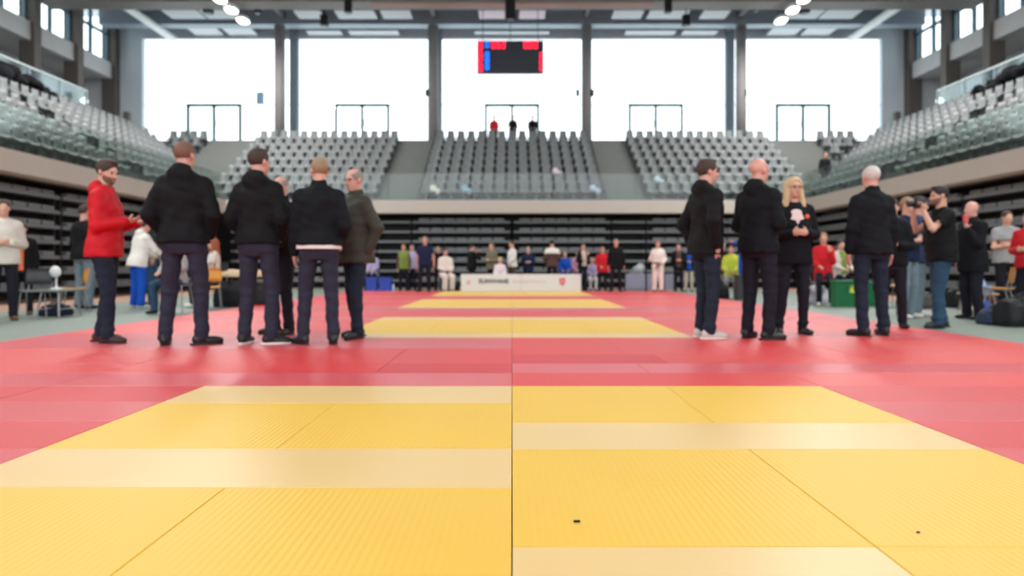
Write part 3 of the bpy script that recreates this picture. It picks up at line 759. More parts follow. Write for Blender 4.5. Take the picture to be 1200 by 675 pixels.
def person(label, loc, face, H, armL='down', armR='down', head=(0,0), top=None, bottom=None, shoes=None, hair='brown', hstyle='short',
           skin=SKIN, beard=None, glasses=False, lean=0.0, feet=None, sit=0.0, female=False, belly=0.0, vox=0.02, width=1.0, near=False, group=None, legswing=None):
    """face: heading in degrees, 0 = back to the camera, 90 = facing left in the photo, -90 = right, 180 = facing the camera"""
    s = H/1.8 if not sit else H/1.8
    t = thing('person', label, 'person', loc, math.radians(face), group)
    top = dict({'kind':'jacket','m':M_dark,'hem':0.90,'sleeve':'long','hood':False,'puff':0.0}, **(top or {}))
    bottom = dict({'m':M_dark,'wide':0.0,'cuff':0.072}, **(bottom or {}))
    shoes = dict({'m':M_dark,'sole':None}, **(shoes or {}))
    w = width*(0.93 if female else 1.0)
    rf = max(0.0088*s, vox*0.62)      # finger radius
    # ---- joints
    zp = 0.95*s
    if sit: zp = sit+0.125*s
    pel = vv(0,0,zp); Rt = Rx(-lean)      # forward lean
    T = lambda x,y,z: pel+Rt@(vv(x*s,y*s,(z-0.95)*s))
    neck = T(0,-0.01,1.50); hc = T(0,0.012,1.675)
    hy, hp = math.radians(head[0]), math.radians(head[1])
    Rh = Rz(hy)@Rx(hp); 
    HP = lambda x,y,z: hc+Rh@vv(x*s,y*s,z*s)
    sh = {sd: T(sd*0.176*w,-0.01,1.415) for sd in (-1,1)}
    hip = {sd: pel+vv(sd*0.09*w*s,0,-0.03*s) for sd in (-1,1)}
    feet = feet or [(-0.12,0,8),(0.12,0,-8)]
    if len(feet) == 2: feet = {-1: feet[0], 1: feet[1]}
    ank = {}; knee = {}
    for sd in (-1,1):
        fx, fy, fyaw = feet[sd]
        if sit and fy == 0: fy = 0.42
        ank[sd] = vv(fx*s, fy*s-0.02*s, 0.085*s)
        a = hip[sd]; b = ank[sd]; dv = b-a; L = np.linalg.norm(dv); l1, l2 = 0.445*s, 0.425*s
        if sit: l1 = 0.45*s
        if not sit:
            rr = L*1.0025/(l1+l2); l1 *= rr; l2 *= rr
        elif L > (l1+l2)*0.999: l1 = l2 = L/2*1.002
        ca = (l1*l1+L*L-l2*l2)/(2*l1*L); ca = max(-1, min(1, ca))
        fw = vv(-math.sin(math.radians(fyaw))*0.6, 1, 0.15 if sit else 0); u = dv/L; pw = fw-(fw@u)*u; pw = nrm(pw)
        knee[sd] = a+u*l1*ca+pw*l1*math.sqrt(max(0,1-ca*ca))
    arms = {}
    for sd, ap in ((-1,armL),(1,armR)):
        A = ARMS[ap] if isinstance(ap, str) else ap
        f = lambda q: Rt@nrm((q[0]*sd,q[1],q[2]))
        el = sh[sd]+f(A[0])*0.285*s; wr = el+f(A[1])*0.255*s
        arms[sd] = (el, wr, f(A[2]), f(A[3]), A[4])
    # ---- body: one continuous skin surface
    B = Field()
    fm = 0.9 if female else 1.0
    sec = [(-.09,.09,.08,0),(-.05,.15,.10,-.01),(.0,.163 if not female else .172,.112,-.01),(.12,.145*fm,.10+belly*.6,.01),(.24,.15*fm,.108+belly*.4,.01),(.36,.168*fm,.115,.0),(.45,.165*fm,.098,-.01),(.51,.12,.075,-.012),(.55,.07,.06,-.012)]
    def scl(sec, g=0.0, z0=None, z1=None, gb=None):
        r = np.array(sec, float); r[:,1] = r[:,1]*w+g; r[:,2] += (g if gb is None else gb); r *= s
        return r
    sb_ = scl(sec); sb_[:,1:3] *= 0.9; B.loft(sb_, pel, Rt, k=0.03*s)
    B.cone(neck-Rt@vv(0,0,0.03*s), hc+Rh@vv(0,-0.02*s,-0.05*s), 0.064*s, 0.056*s, k=0.02*s)
    B.ell(HP(0,-0.012,0.035), vv(0.076,0.096,0.088)*s, k=0.02*s, rot=Rh)
    B.ell(HP(0,0.028,-0.028), vv(0.062,0.066,0.088)*s, k=0.025*s, rot=Rh)
    B.ell(HP(0,0.062,-0.088), vv(0.030,0.028,0.024)*s, k=0.02*s, rot=Rh)
    for sd in (-1,1):
        B.ell(HP(sd*0.078,-0.008,-0.006), vv(0.010,0.021,0.033)*s, k=0.006, rot=Rh)
        el, wr, hd, pn, curl = arms[sd]
        B.cone(sh[sd]-Rt@vv(sd*0.01*s,0,0.01*s), el, 0.042*s*fm, 0.038*s*fm, k=0.02*s); B.cone(el, wr, 0.042*s*fm, 0.029*s*fm, k=0.015)
        B.cone(hip[sd]+vv(0,0,-0.02*s), knee[sd], 0.074*s, 0.050*s, k=0.02*s); B.cone(knee[sd], ank[sd], 0.050*s, 0.036*s, k=0.01)
        fyw = math.radians(feet[sd][2]); fdv = vv(-math.sin(fyw), math.cos(fyw), 0)
        B.cone(ank[sd]-vv(0,0,0.035*s), ank[sd]+fdv*0.13*s-vv(0,0,0.045*s), 0.032*s, 0.026*s, k=0.01)
        # hand: palm, four fingers of unequal length with two bends, thumb from the side of the palm
        pn = nrm(pn-(pn@hd)*hd); sdv = np.cross(hd, pn); 
        R = np.stack([sdv, pn, hd], 1); pc = wr+hd*0.052*s
        th = sd if True else 1
        B.ell(pc, vv(0.040,0.016,0.052)*s, k=0.01, rot=R); B.cone(wr, pc, 0.026*s, 0.02*s, k=0.01)
        for i, (off, ln) in enumerate(((-0.029,.062),(-0.010,.075),(0.010,.070),(0.028,.056))):
            base = pc+sdv*off*s+hd*0.042*s; a1 = curl*0.6
            d1 = hd*math.cos(a1)+pn*math.sin(a1); d2 = hd*math.cos(a1*2.2)+pn*math.sin(a1*2.2)
            j = base+d1*ln*0.52*s; e = j+d2*ln*0.5*s
            B.cone(base, j, rf, rf*0.95, k=0.004); B.cone(j, e, rf*0.95, rf*0.82, k=0.002)
        tside = -1 if (sdv@(Rt@vv(0,1,0)) < 0) else 1
        tb = pc+sdv*tside*0.034*s-hd*0.02*s; tj = tb+(sdv*tside*0.75+hd*0.55+pn*0.35)*0.034*s; te = tj+(sdv*tside*0.25+hd*0.8+pn*0.45)*0.030*s
        B.cone(tb, tj, rf*1.25, rf*1.05, k=0.008); B.cone(tj, te, rf*1.05, rf*0.9, k=0.003)
    if near:
        B.cone(HP(0,0.088,0.005), HP(0,0.112,-0.034), 0.009*s, 0.014*s, k=0.010)
        B.ell(HP(0,0.082,0.028), vv(0.046,0.014,0.009)*s, k=0.012, rot=Rh)
        for sd in (-1,1): B.ell(HP(sd*0.031,0.100,0.006), vv(0.018,0.014,0.012)*s, op='s', k=0.012, rot=Rh)
        B.ell(HP(0,0.088,-0.062), vv(0.024,0.014,0.009)*s, k=0.004, rot=Rh)
    else: B.cone(HP(0,0.086,0.0), HP(0,0.104,-0.03), 0.011*s, 0.015*s, k=0.012)
    zones = [(LIP, lambda C: (((C-HP(0,0.098,-0.062))@Rh/ (vv(0.024,0.02,0.010)*s))**2).sum(1) < 1)]
    sdf_obj('body', B, vox, skin, t, zones if near else None)
    if near:
        for sd in (-1,1):
            MB().sphere(tuple(HP(sd*0.031,0.084,0.006)), 0.0105*s).build('eye', mat('eye_dark', (70,56,50), rough=0.15), t, smooth=True)
    # ---- trousers
    g = 0.012+bottom['wide']*0.4; bw = bottom['wide']
    if bottom.get('kind') != 'none':
        Tm = Field(); hs = Field
        psec = [(-.145,.13,.105,0),(-.07,.165,.112,-.015),(.0,.166 if not female else .184,.122,-.018),(.09,.158,.115,-.005)]
        Tm.loft(scl(psec, 0.0), pel, Rt if not sit else Rt, k=0.02*s)
        for sd in (-1,1):
            Tm.cone(hip[sd]+vv(0,0,-0.03*s), knee[sd], (0.092+bw)*s, (0.067+bw)*s, k=0.022*s)
            cz = bottom.get('end', 0.065)
            kd = nrm(ank[sd]-knee[sd]); endp = ank[sd]+kd*0.02*s
            Tm.cone(knee[sd], endp, (0.067+bw)*s, (bottom['cuff']*0.80+bw)*s, k=0.012)
            if near:   # slack folds above the shoe
                Tm.ell(ank[sd]+vv(0,0.008,0.045*s), vv(0.058+bw,0.064+bw,0.020)*s, k=0.02); Tm.ell(knee[sd]+vv(0,-0.025,-0.03)*s, vv(0.06,0.055,0.03)*s, k=0.02)
                Tm.ell(hip[sd]+vv(sd*0.0,-0.045,-0.03)*s, vv(0.080,0.068,0.085)*s, k=0.03)
        Tm.plane((0,0,0.045*s), (0,0,-1))
        sdf_obj('trousers' if bottom.get('kind') != 'jeans' else 'jeans', Tm, vox*(1.15), bottom['m'], t, None, 0.0065 if near else 0.004)
    # ---- jacket or shirt
    J = Field(); pf = top['puff']; hem = top['hem']-0.95
    gg = 0.022+pf
    js = [(hem,.186+(.0 if not female else .008),.142,-.018),(min(max(hem+.05,.0),.08),.182,.140,-.014),(.13,.166*fm,.122+belly*.7,.004),(.24,.164*fm,.122+belly*.5,.008),(.36,.176*fm,.124,.0),(.43,.172*fm,.112,-.01),(.48,.135,.094,-.014),(.525,.090,.078,-.016),(.555,.070,.068,-.014)]
    if female: js[3] = (.28,.152,.136,.018)
    J.loft(scl(js, gg*0.75), pel, Rt, k=0.03*s)
    slv = top['sleeve']
    for sd in (-1,1):
        el, wr, hd, pn, curl = arms[sd]
        J.cone(sh[sd]+Rt@vv(-sd*0.012*s,0,0.0), el, (0.060*fm+gg*.5)*s, (0.053*fm+gg*.45)*s, k=0.045*s)
        J.cone(T(sd*0.03,-0.016,1.495), T(sd*0.150*w,-0.014,1.445), 0.050*s, 0.050*s, k=0.04*s)
        if slv == 'long':
            J.cone(el, wr-nrm(wr-el)*0.01, (0.053*fm+gg*.45)*s, (0.039*fm+gg*.35)*s, k=0.015)
            if near: J.ell(el+(wr-el)*0.08, vv(0.062,0.062,0.055)*s, k=0.02); J.ell(el+(wr-el)*0.85, vv(0.046,0.046,0.03)*s, k=0.02)
        elif slv == 'none': pass
    if top.get('hood'):
        J.ell(T(0,-0.085,1.50), vv(0.115,0.060,0.085)*s, k=0.03*s); J.ell(T(0,-0.02,1.515), vv(0.098,0.085,0.038)*s, k=0.02*s)
        J.ell(T(0,-0.06,1.56), vv(0.082,0.050,0.045)*s, k=0.02*s); J.ell(T(0,0.0,1.61), vv(0.062,0.066,0.07)*s, op='s', k=0.01)
    if top.get('collar'):
        J.cone(T(0,-0.015,1.49), T(0,-0.012,1.545), 0.082*s, 0.074*s, k=0.015)
        J.ell(T(0,0.0,1.60), vv(0.062,0.064,0.065)*s, op='s', k=0.006)
    if top.get('vneck'):
        J.cone(T(0,0.135,1.49), T(0,0.180,1.18), 0.052*s, 0.014*s, op='s', k=0.004)
    if slv == 'short':
        for sd in (-1,1):
            el, wr, *_ = arms[sd]; dvv = nrm(el-sh[sd])
            J.cone(el-dvv*0.035*s, wr+(wr-el)*0.3, 0.09*s, 0.09*s, op='s', k=0.004)
    J.plane(pel+Rt@vv(0,0,(hem+0.006)*s), Rt@vv(0,0,-1)) if slv == 'x' else None
    zj = []
    if top.get('yoke'):
        zj.append((top['yoke'], lambda C: ((C-pel)@Rt)[:,2] > 0.36*s))
    if top.get('trim'):   # dark zip and inner collar
        zj.append((top['trim'], lambda C: ((np.abs(((C-pel)@Rt)[:,0]) < 0.013*s) & (((C-pel)@Rt)[:,1] > 0.05*s)) | (((((C-T(0,0.0,1.57))@Rt)/(vv(0.075,0.085,0.08)*s))**2).sum(1) < 1)))
    if top.get('panel'):
        zj.append((top['panel'], lambda C: (np.abs(((C-pel)@Rt)[:,0]) < top.get('pw',0.085)*s) & (((C-pel)@Rt)[:,1] > 0.03*s) & (((C-pel)@Rt)[:,2] > (hem+0.08)*s)))
    if top.get('slv_m'):
        def far(C):
            r = np.zeros(len(C), bool)
            for sd in (-1,1):
                q = (C-pel)@Rt; r |= (q[:,0]*sd > 0.165*w*s+0.01)
            return r
        zj.append((top['slv_m'], far))
    sdf_obj(top['kind'], J, vox*1.15, top['m'], t, zj, (0.0065 if near else 0.004) if not top.get('vneck') else 0.0015)
    if top.get('shirt'):
        Sf = Field(); Sf.loft(scl([(.0,.165,.115,0),(.24,.148,.132,.01),(.36,.150,.134,.004),(.45,.110,.115,-.004),(.52,.09,.07,-.012)], 0.006), pel, Rt, k=0.0)
        sdf_obj('shirt', Sf, vox*1.15, top['shirt'], t)
    if top.get('under'):
        Sf = Field(); Sf.loft(scl([(hem-.035,.180,.136,-.014),(hem+.05,.176,.134,-.012)], 0.022), pel, Rt, k=0.0)
        sdf_obj('undershirt_hem', Sf, vox, top['under'], t)
    if top.get('belt'):
        Sf = Field(); Sf.loft(scl([(.045,.19,.145,-.0),(.085,.188,.145,.0)], 0.022+pf), pel, Rt, k=0.0)
        Sf.cone(T(0.01,0.17,1.0), T(0.05,0.19,0.80), 0.018, 0.016, k=0.01); Sf.cone(T(-0.01,0.17,1.0), T(-0.05,0.19,0.82), 0.018, 0.016, k=0.01)
        sdf_obj('belt', Sf, min(vox, 0.014), top['belt'], t)
    if top.get('lanyard'):
        MB().tube([tuple(T(-0.07,0.02,1.53)), tuple(T(-0.05,0.135,1.40)), tuple(T(0,0.165,1.24))], 0.010, 6).tube([tuple(T(0.07,0.02,1.53)), tuple(T(0.05,0.135,1.40)), tuple(T(0,0.165,1.24))], 0.010, 6).build('lanyard', top['lanyard'], t)
        MB().cbox(tuple(T(0,0.17,1.19)), (0.07,0.012,0.10)).build('badge_card', M_white, t, bevel=0.003)
    if top.get('badge'):
        MB().sphere(tuple(T(-0.105,0.135,1.34)), (0.024,0.010,0.024)).build('chest_badge', top['badge'], t, smooth=True)
    # ---- shoes
    for sd in (-1,1):
        fyw = math.radians(feet[sd][2]); R = Rz(fyw); a = ank[sd]; o = vv(a[0],a[1],0)
        Sh = Field(); W3 = lambda x,y,z: o+R@vv(x*s,y*s,z*s)
        Sh.ell(W3(0,-0.025,0.048), vv(0.041,0.056,0.052)*s, k=0.02, rot=R); Sh.ell(W3(0,0.075,0.036), vv(0.045,0.085,0.038)*s, k=0.03, rot=R); Sh.ell(W3(0,0.135,0.032), vv(0.043,0.055,0.028)*s, k=0.02, rot=R)
        Sh.cone(W3(0,-0.01,0.06), W3(0,-0.005,0.10), 0.042*s, 0.044*s, k=0.02)
        Sh.plane((0,0,0.012*s if near else 0.002), (0,0,-1))
        so = sdf_obj('shoe', Sh, vox, shoes['m'], t)
        if near:
            pts = []
            for i in range(20):
                an = 2*math.pi*i/20; y = math.sin(an); x = math.cos(an)
                pts.append(tuple(W3(x*(0.043+0.006*y), 0.045+y*0.142, 0)[:2]))
            MB().prism(pts, 0.0, 0.020*s).build('sole', shoes['sole'] or M_dark, so, bevel=0.003)
    # ---- hair
    if hstyle != 'bald':
        hm = hairm(hair); Hf = Field(); th = {'short':0.006,'shaved':0.004,'full':0.010,'thin':0.004,'long':0.014,'curly':0.03}[hstyle]
        Hf.ell(HP(0,-0.012,0.037), (vv(0.077,0.097,0.089)+th)*s, k=0.01, rot=Rh)
        if hstyle == 'curly':
            for i in range(14):
                an = i*2.399; z = 0.01+0.09*(i/14); r = 0.10*math.sqrt(max(0.1,1-((z-0.02)/0.12)**2)); Hf.ell(HP(math.cos(an)*r*0.8, math.sin(an)*r-0.03, z), vv(0.04,0.04,0.035)*s, k=0.015)
        # hairline plane from forehead to nape and front cut
        Hf.plane(HP(0,0.078,0.068), Rh@vv(0,0.92,-0.39)); Hf.plane(HP(0,0.0,-0.012), Rh@vv(0,0.5,-0.866)) if hstyle != 'long' else Hf.plane(HP(0,0.070,0.062), Rh@vv(0,0.9,-0.42))
        Hf.plane(HP(0,-0.06,-0.075), Rh@vv(0,0,-1)) if hstyle != 'long' else None
        if hstyle == 'thin': Hf.ell(HP(0,0.05,0.11), vv(0.07,0.10,0.06)*s, op='s', k=0.01, rot=Rh)
        if hstyle == 'full' or near: Hf.ell(HP(0,0.045,0.112), vv(0.052,0.050,0.016)*s, k=0.02, rot=Rh) if hstyle in ('full','short') else None
        if hstyle == 'long':
            for sd in (-1,1):
                Hf.cone(HP(sd*0.062,-0.02,0.05), T(sd*0.095,0.03,1.47), 0.042*s, 0.034*s, k=0.03); Hf.cone(HP(sd*0.05,-0.05,0.0), T(sd*0.06,-0.09,1.44), 0.05*s, 0.03*s, k=0.03)
            Hf.cone(HP(0,-0.06,0), T(0,-0.10,1.42), 0.07*s, 0.04*s, k=0.03)
        sdf_obj('hair', Hf, vox, hm, t)
    if beard:
        Bf = Field(); Bf.ell(HP(0,0.030,-0.036), vv(0.0645,0.068,0.0905)*s, k=0.01, rot=Rh); Bf.ell(HP(0,0.063,-0.090), vv(0.032,0.030,0.026)*s, k=0.02, rot=Rh)
        Bf.plane(HP(0,0.10,-0.046), Rh@vv(0,0.35,0.94)); Bf.ell(HP(0,0.105,-0.062), vv(0.022,0.03,0.008)*s, op='s', k=0.003)
        sdf_obj('beard', Bf, vox, hairm(beard), t)
    if glasses:
        gb = MB()
        for sd in (-1,1):
            ring = [tuple(HP(sd*0.032+0.024*math.cos(a), 0.106, 0.004+0.017*math.sin(a))) for a in [2*math.pi*i/12 for i in range(13)]]
            gb.tube(ring, 0.0015, 6, False); gb.tube([tuple(HP(sd*0.056,0.104,0.008)), tuple(HP(sd*0.080,0.0,0.008))], 0.002, 6)
        gb.tube([tuple(HP(-0.009,0.107,0.008)), tuple(HP(0.009,0.107,0.008))], 0.002, 6)
        gb.build('glasses', M_dark, t)
    t['_hand'] = 0; del t['_hand']
    person.last = dict(root=t, wr={sd: arms[sd][1] for sd in (-1,1)}, hd={sd: arms[sd][2] for sd in (-1,1)}, face=math.radians(face), loc=loc)
    return t
def hand_world(sd, fwd=0.08, up=0.0, side=0.0):
    L = person.last; p = L['wr'][sd]+L['hd'][sd]*fwd; r = Rz(L['face'])@p
    return (L['loc'][0]+r[0], L['loc'][1]+r[1], L['loc'][2]+r[2]+up)
def P(label, px, fy, ty, z0=0.0, H=None, **k):
    d = DF(fy, z0)
    h = H or (CAM_H-z0+(HOR-ty)*d/F_PX)
    return person(label, (X(px,d), d, z0), k.pop('face',0), h, **k)

# cloth palette
C_black = cloth('black_hoodie_cloth', (15,15,18)); C_black2 = cloth('black_wool_cloth', (13,15,21)); C_navy = cloth('navy_cloth', (24,34,64)); C_olive = cloth('dark_olive_jacket_cloth', (60,58,50), rough=0.7)
C_red = cloth('red_softshell', (196,22,36), rough=0.65, bump=0.35); C_redlt = cloth('red_cloth', (200,34,44))
J_purple = cloth('washed_dark_jeans', (44,45,60)); J_dark = cloth('dark_navy_jeans', (29,38,52)); J_blue = cloth('blue_jeans', (46,72,96)); J_grey = cloth('pale_grey_jeans', (112,128,138))
C_trou = cloth('black_trouser_cloth', (26,26,36)); C_white = cloth('white_cotton', (226,222,216)); C_cream = cloth('cream_knit', (206,200,190)); C_gi = cloth('white_gi_cotton', (232,222,214), bump=0.7)
C_blue = cloth('bright_blue_cloth', (24,78,180)); C_green = cloth('green_vest_cloth', (118,140,66)); C_hivis = cloth('yellow_green_cloth', (190,208,70)); C_grey = cloth('grey_cotton', (150,150,152)); C_oliveg = cloth('khaki_cloth', (110,106,88))
C_orange = cloth('orange_cloth', (220,110,70)); C_brown = cloth('brown_cloth', (84,62,58)); C_floral = mat('navy_floral_cloth', (38,52,86), rough=0.85, var=0.9, vscale=28); C_lilac = cloth('lilac_cloth', (170,160,196)); C_stripe = cloth('beige_cloth', (196,184,172))
S_black = mat('black_shoe', (22,22,24), rough=0.5); S_maroon = mat('maroon_dark_shoe', (58,34,40), rough=0.6); S_white = mat('white_sole', (220,218,214), rough=0.6); S_grey = mat('pale_grey_sneaker', (196,192,186), rough=0.7); S_brown = mat('brown_shoe', (92,60,46), rough=0.6)
V1 = 0.0105
hood = lambda m, **k: dict(kind='hoodie', m=m, hood=True, **k)
# ---------------------------------------------------------------- the standing groups on the mats
P('man in red hooded jacket holding a phone, leftmost on the red mats', 124, 401, 187, face=-80, armL='phone', armR='phone', head=(-22,-14), top=hood(C_red, hem=0.84, trim=C_brown), bottom=dict(m=J_dark), shoes=dict(m=S_maroon, sole=S_black), hair='brown', hstyle='full', beard='shaved', feet=[(-0.09,-0.06,10),(0.11,0.08,-14)], near=True, vox=V1, width=0.98)
pb = hand_world(1, 0.11, 0.035)
ph = MB().rbox((0,0,0), (0.07,0.145,0.009), 0.01).build('phone', M_dark, loc=pb, bevel=0.002); ph.rotation_euler = (0.5,0,math.radians(-80)); tag(ph, 'dark phone held in the hands of the man in the red jacket', 'phone')
P('broad back-turned man in black hoodie, shaved hair, right of the red-jacketed man', 216, 404, 166, face=2, armL='hoodie_wide', armR='hoodie_wide', head=(-12,0), top=hood(C_black, hem=0.90), bottom=dict(m=J_purple, kind='jeans'), shoes=dict(m=S_black, sole=S_black), hair='shaved', hstyle='shaved', skin=SKINP, feet=[(-0.16,0,18),(0.15,0.02,-52)], near=True, vox=V1, width=1.1)
P('back-turned man in black hoodie with dark brown hair and white-soled shoes', 303, 403, 174, face=-6, armL='hoodie', armR='hoodie', head=(-22,0), top=hood(C_black, hem=0.92), bottom=dict(m=J_purple, kind='jeans'), shoes=dict(m=S_black, sole=S_white), hair='brown', hstyle='short', skin=SKINP, feet=[(-0.13,0,6),(0.13,0,-60)], near=True, vox=V1, width=1.0)
P('balding man in black mostly hidden between two back-turned men', 330, 392, 207, face=150, armL='clasp_low', armR='clasp_low', head=(20,0), top=dict(kind='jacket', m=C_black, hem=0.90, collar=True), bottom=dict(m=C_trou), shoes=dict(m=S_black, sole=S_black), hair='grey', hstyle='thin', skin=SKINP, feet=[(-0.10,0,10),(0.13,0,-40)], near=True, vox=V1, width=0.92)
P('sandy-haired back-turned man in black bomber jacket with white shirt hem showing', 374, 403, 185, face=4, armL='down', armR='hoodie', head=(28,0), top=dict(kind='bomber_jacket', m=C_black2, hem=0.95, collar=True, under=C_white, puff=0.012), bottom=dict(m=J_purple, kind='jeans'), shoes=dict(m=S_black, sole=S_black), hair='sandy', hstyle='short', skin=SKINP, feet=[(-0.15,0,48),(0.14,0,14)], near=True, vox=V1, width=1.05)
P('older balding man with glasses in dark olive jacket, facing left', 416, 396, 198, face=134, armL='pocket', armR='clasp_low', head=(10,-6), top=dict(kind='jacket', m=C_olive, hem=0.80, collar=True, puff=0.022), bottom=dict(m=J_dark, kind='jeans'), shoes=dict(m=S_black, sole=S_black), hair='grey', hstyle='thin', skin=SKINP, glasses=True, feet=[(-0.10,0.05,14),(0.11,-0.08,-12)], near=True, vox=V1, width=1.0, belly=0.03)
P('brown-haired man in black hoodie and pale sneakers looking right', 828, 396, 187, face=-70, armL='pocket', armR='pocket', head=(-14,0), top=hood(C_black, hem=0.84), bottom=dict(m=J_dark, kind='jeans'), shoes=dict(m=S_grey, sole=S_white), hair='brown', hstyle='full', skin=SKINP, feet=[(-0.10,0.02,6),(0.10,-0.02,-14)], near=True, vox=V1, width=0.98)
P('bald man in dark hooded jacket turned towards the blonde woman', 889, 397, 186, face=-54, armL='clasp', armR='clasp', head=(-12,0), top=hood(C_black2, hem=0.86), bottom=dict(m=C_trou), shoes=dict(m=S_black, sole=S_black), hstyle='bald', skin=SKINP, feet=[(-0.12,0,8),(0.12,0.0,-30)], near=True, vox=V1, width=1.02)
P('long-haired blonde woman with glasses in black blazer with small orange badge', 930, 391, 208, face=176, armL='clasp', armR='clasp', head=(6,0), top=dict(kind='blazer', m=C_black2, hem=0.80, vneck=True, shirt=cloth('pale_pink_blouse',(226,200,196)), badge=C_orange), bottom=dict(m=C_trou, cuff=0.06), shoes=dict(m=S_black, sole=S_black), hair='blond', hstyle='long', glasses=True, female=True, feet=[(-0.10,0.03,12),(0.16,0,-14)], near=True, vox=V1, width=1.12)
P('white-haired back-turned man in black sweater, rightmost on the red mats', 1021, 393, 194, face=3, armL='down', armR='down', head=(4,0), top=dict(kind='sweater', m=C_black2, hem=0.86, collar=True), bottom=dict(m=J_dark, kind='jeans'), shoes=dict(m=S_black, sole=S_black), hair='white', hstyle='thin', skin=SKINP, feet=[(-0.13,-0.05,30),(0.14,0.02,-8)], near=True, vox=V1, width=1.0, belly=0.02)
# behind the right group, on the grey-green floor
V2 = 0.014
P('person in black trousers largely hidden behind the white-haired back-turned man', 1046, 384, 233, z0=0, face=150, armL='clasp', armR='down', top=dict(kind='jacket', m=C_black2, hem=0.86), bottom=dict(m=C_trou), shoes=dict(m=S_black), hair='brown', hstyle='short', feet=[(-0.12,0,20),(0.12,0,-20)], vox=V2, width=0.95)
P('person in a navy T-shirt and pale grey jeans behind the white-haired back-turned man', 1063, 373, 231, z0=FZ, face=-150, armL='clasp', armR='clasp', top=dict(kind='t_shirt', m=C_navy, sleeve='short', hem=0.84), bottom=dict(m=J_grey, kind='jeans', wide=0.012), shoes=dict(m=S_grey), hair='sandy', hstyle='short', vox=V2)
P('dark curly-haired person in navy floral shirt facing the man with the camera', 1077, 370, 232, z0=FZ, face=-120, armL='chin', armR='clasp', top=dict(kind='shirt', m=C_floral, hem=0.80, puff=0.02, sleeve='short'), bottom=dict(m=J_grey, kind='jeans'), shoes=dict(m=S_grey), hair='dark', hstyle='curly', female=True, vox=V2)
P('heavy man in a black T-shirt and blue jeans raising a camera to his face', 1102, 384, 218, z0=FZ, face=78, armL='camera', armR='camera', head=(4,-4), top=dict(kind='t_shirt', m=C_black, sleeve='short', hem=0.84, puff=0.012), bottom=dict(m=J_blue, kind='jeans', wide=0.006), shoes=dict(m=S_black, sole=S_black), hair='dark', hstyle='short', beard='shaved', feet=[(-0.14,0.1,20),(0.14,-0.05,-10)], near=True, vox=V1, width=1.15, belly=0.05)
hw = hand_world(1, 0.10, 0.02); hw2 = hand_world(-1, 0.10, 0.02); hw = tuple((a+b)/2 for a, b in zip(hw, hw2))
c = thing('camera', 'black photo camera raised by the heavy man in the black T-shirt', 'camera', hw, math.radians(78))
MB().rbox((0,0,0), (0.14,0.07,0.10), 0.015, axis='y').build('camera_body', S_black, c, bevel=0.004); MB().tube([(0,0.03,0),(0,0.12,0)], [0.036,0.04], 16).build('camera_lens', S_black, c); MB().rbox((0,0,0.062),(0.05,0.05,0.035),0.008).build('viewfinder', S_black, c)
P('bald man in dark coat facing left with a hand near his chin', 1139, 374, 236, z0=FZ, face=95, armL='chin', armR='down', top=dict(kind='coat', m=C_black2, hem=0.72, collar=True, puff=0.015), bottom=dict(m=C_trou, wide=0.01), shoes=dict(m=S_black), hstyle='bald', skin=SKINP, vox=V2, width=1.1)
hw = hand_world(-1, 0.08, 0.03)
o = MB().lathe([(0.03,0),(0.038,0.09),(0.038,0.095),(0.02,0.10)], hw, 12).build('paper_cup', mat('pink_red_cup',(220,90,100)), smooth=False); tag(o, 'pinkish red cup held up by the bald man in the dark coat', 'cup')
P('man in grey T-shirt with crossed arms behind the right orange chair', 1180, 364, 247, z0=FZ, face=172, armL='crossed', armR='crossed', top=dict(kind='t_shirt', m=C_grey, sleeve='short', hem=0.86), bottom=dict(m=C_trou, wide=0.01), shoes=dict(m=S_black), hair='brown', hstyle='short', vox=V2, width=1.1)
P('person in a red top cut by the right edge of the photo', 1205, 372, 248, z0=FZ, face=120, armL='clasp', armR='clasp', top=dict(kind='shirt', m=C_redlt, hem=0.84), bottom=dict(m=C_trou), shoes=dict(m=S_black), hair='brown', hstyle='short', vox=V2)
# left side spectators
P('person in cream white sweater cut by the left edge of the photo', 4, 376, 234, z0=FZ, face=-140, armL='clasp', armR='clasp', top=dict(kind='sweater', m=C_cream, hem=0.84, puff=0.012), bottom=dict(m=C_trou), shoes=dict(m=S_brown), hair='brown', hstyle='short', vox=V2)
P('shorter person in black jacket over orange, next to the cream sweater', 26, 369, 261, z0=FZ, face=-150, armL='down', armR='down', top=dict(kind='jacket', m=C_black, hem=0.80, panel=C_orange, pw=0.045), bottom=dict(m=C_trou), shoes=dict(m=S_brown), hair='brown', hstyle='short', vox=V2)
P('person in black jacket and grey jeans half hidden behind the red-jacketed man', 99, 362, 240, z0=FZ, face=-20, armL='clasp', armR='clasp', top=dict(kind='jacket', m=C_black, hem=0.86, puff=0.01), bottom=dict(m=J_grey, kind='jeans', wide=0.012), shoes=dict(m=S_black), hair='brown', hstyle='short', vox=V2, width=1.1)
P('person in white hooded jacket and bright blue trousers seen from behind', 162, 361, 252, z0=FZ, face=-32, armL='reach', armR='reach', lean=0.18, head=(0,-12), top=dict(kind='jacket', m=C_white, hem=0.82, hood=True, puff=0.015), bottom=dict(m=C_blue, wide=0.02), shoes=dict(m=S_white), hair='dark', hstyle='short', vox=V2, H=1.6)
P('person in a dark green jacket next to the one in the white hooded jacket', 178, 358, 243, z0=FZ, face=130, armL='down', armR='clasp', top=dict(kind='jacket', m=cloth('dark_green_cloth',(34,46,40)), hem=0.84), bottom=dict(m=J_blue, kind='jeans'), shoes=dict(m=S_black), hair='ginger', hstyle='short', vox=V2)
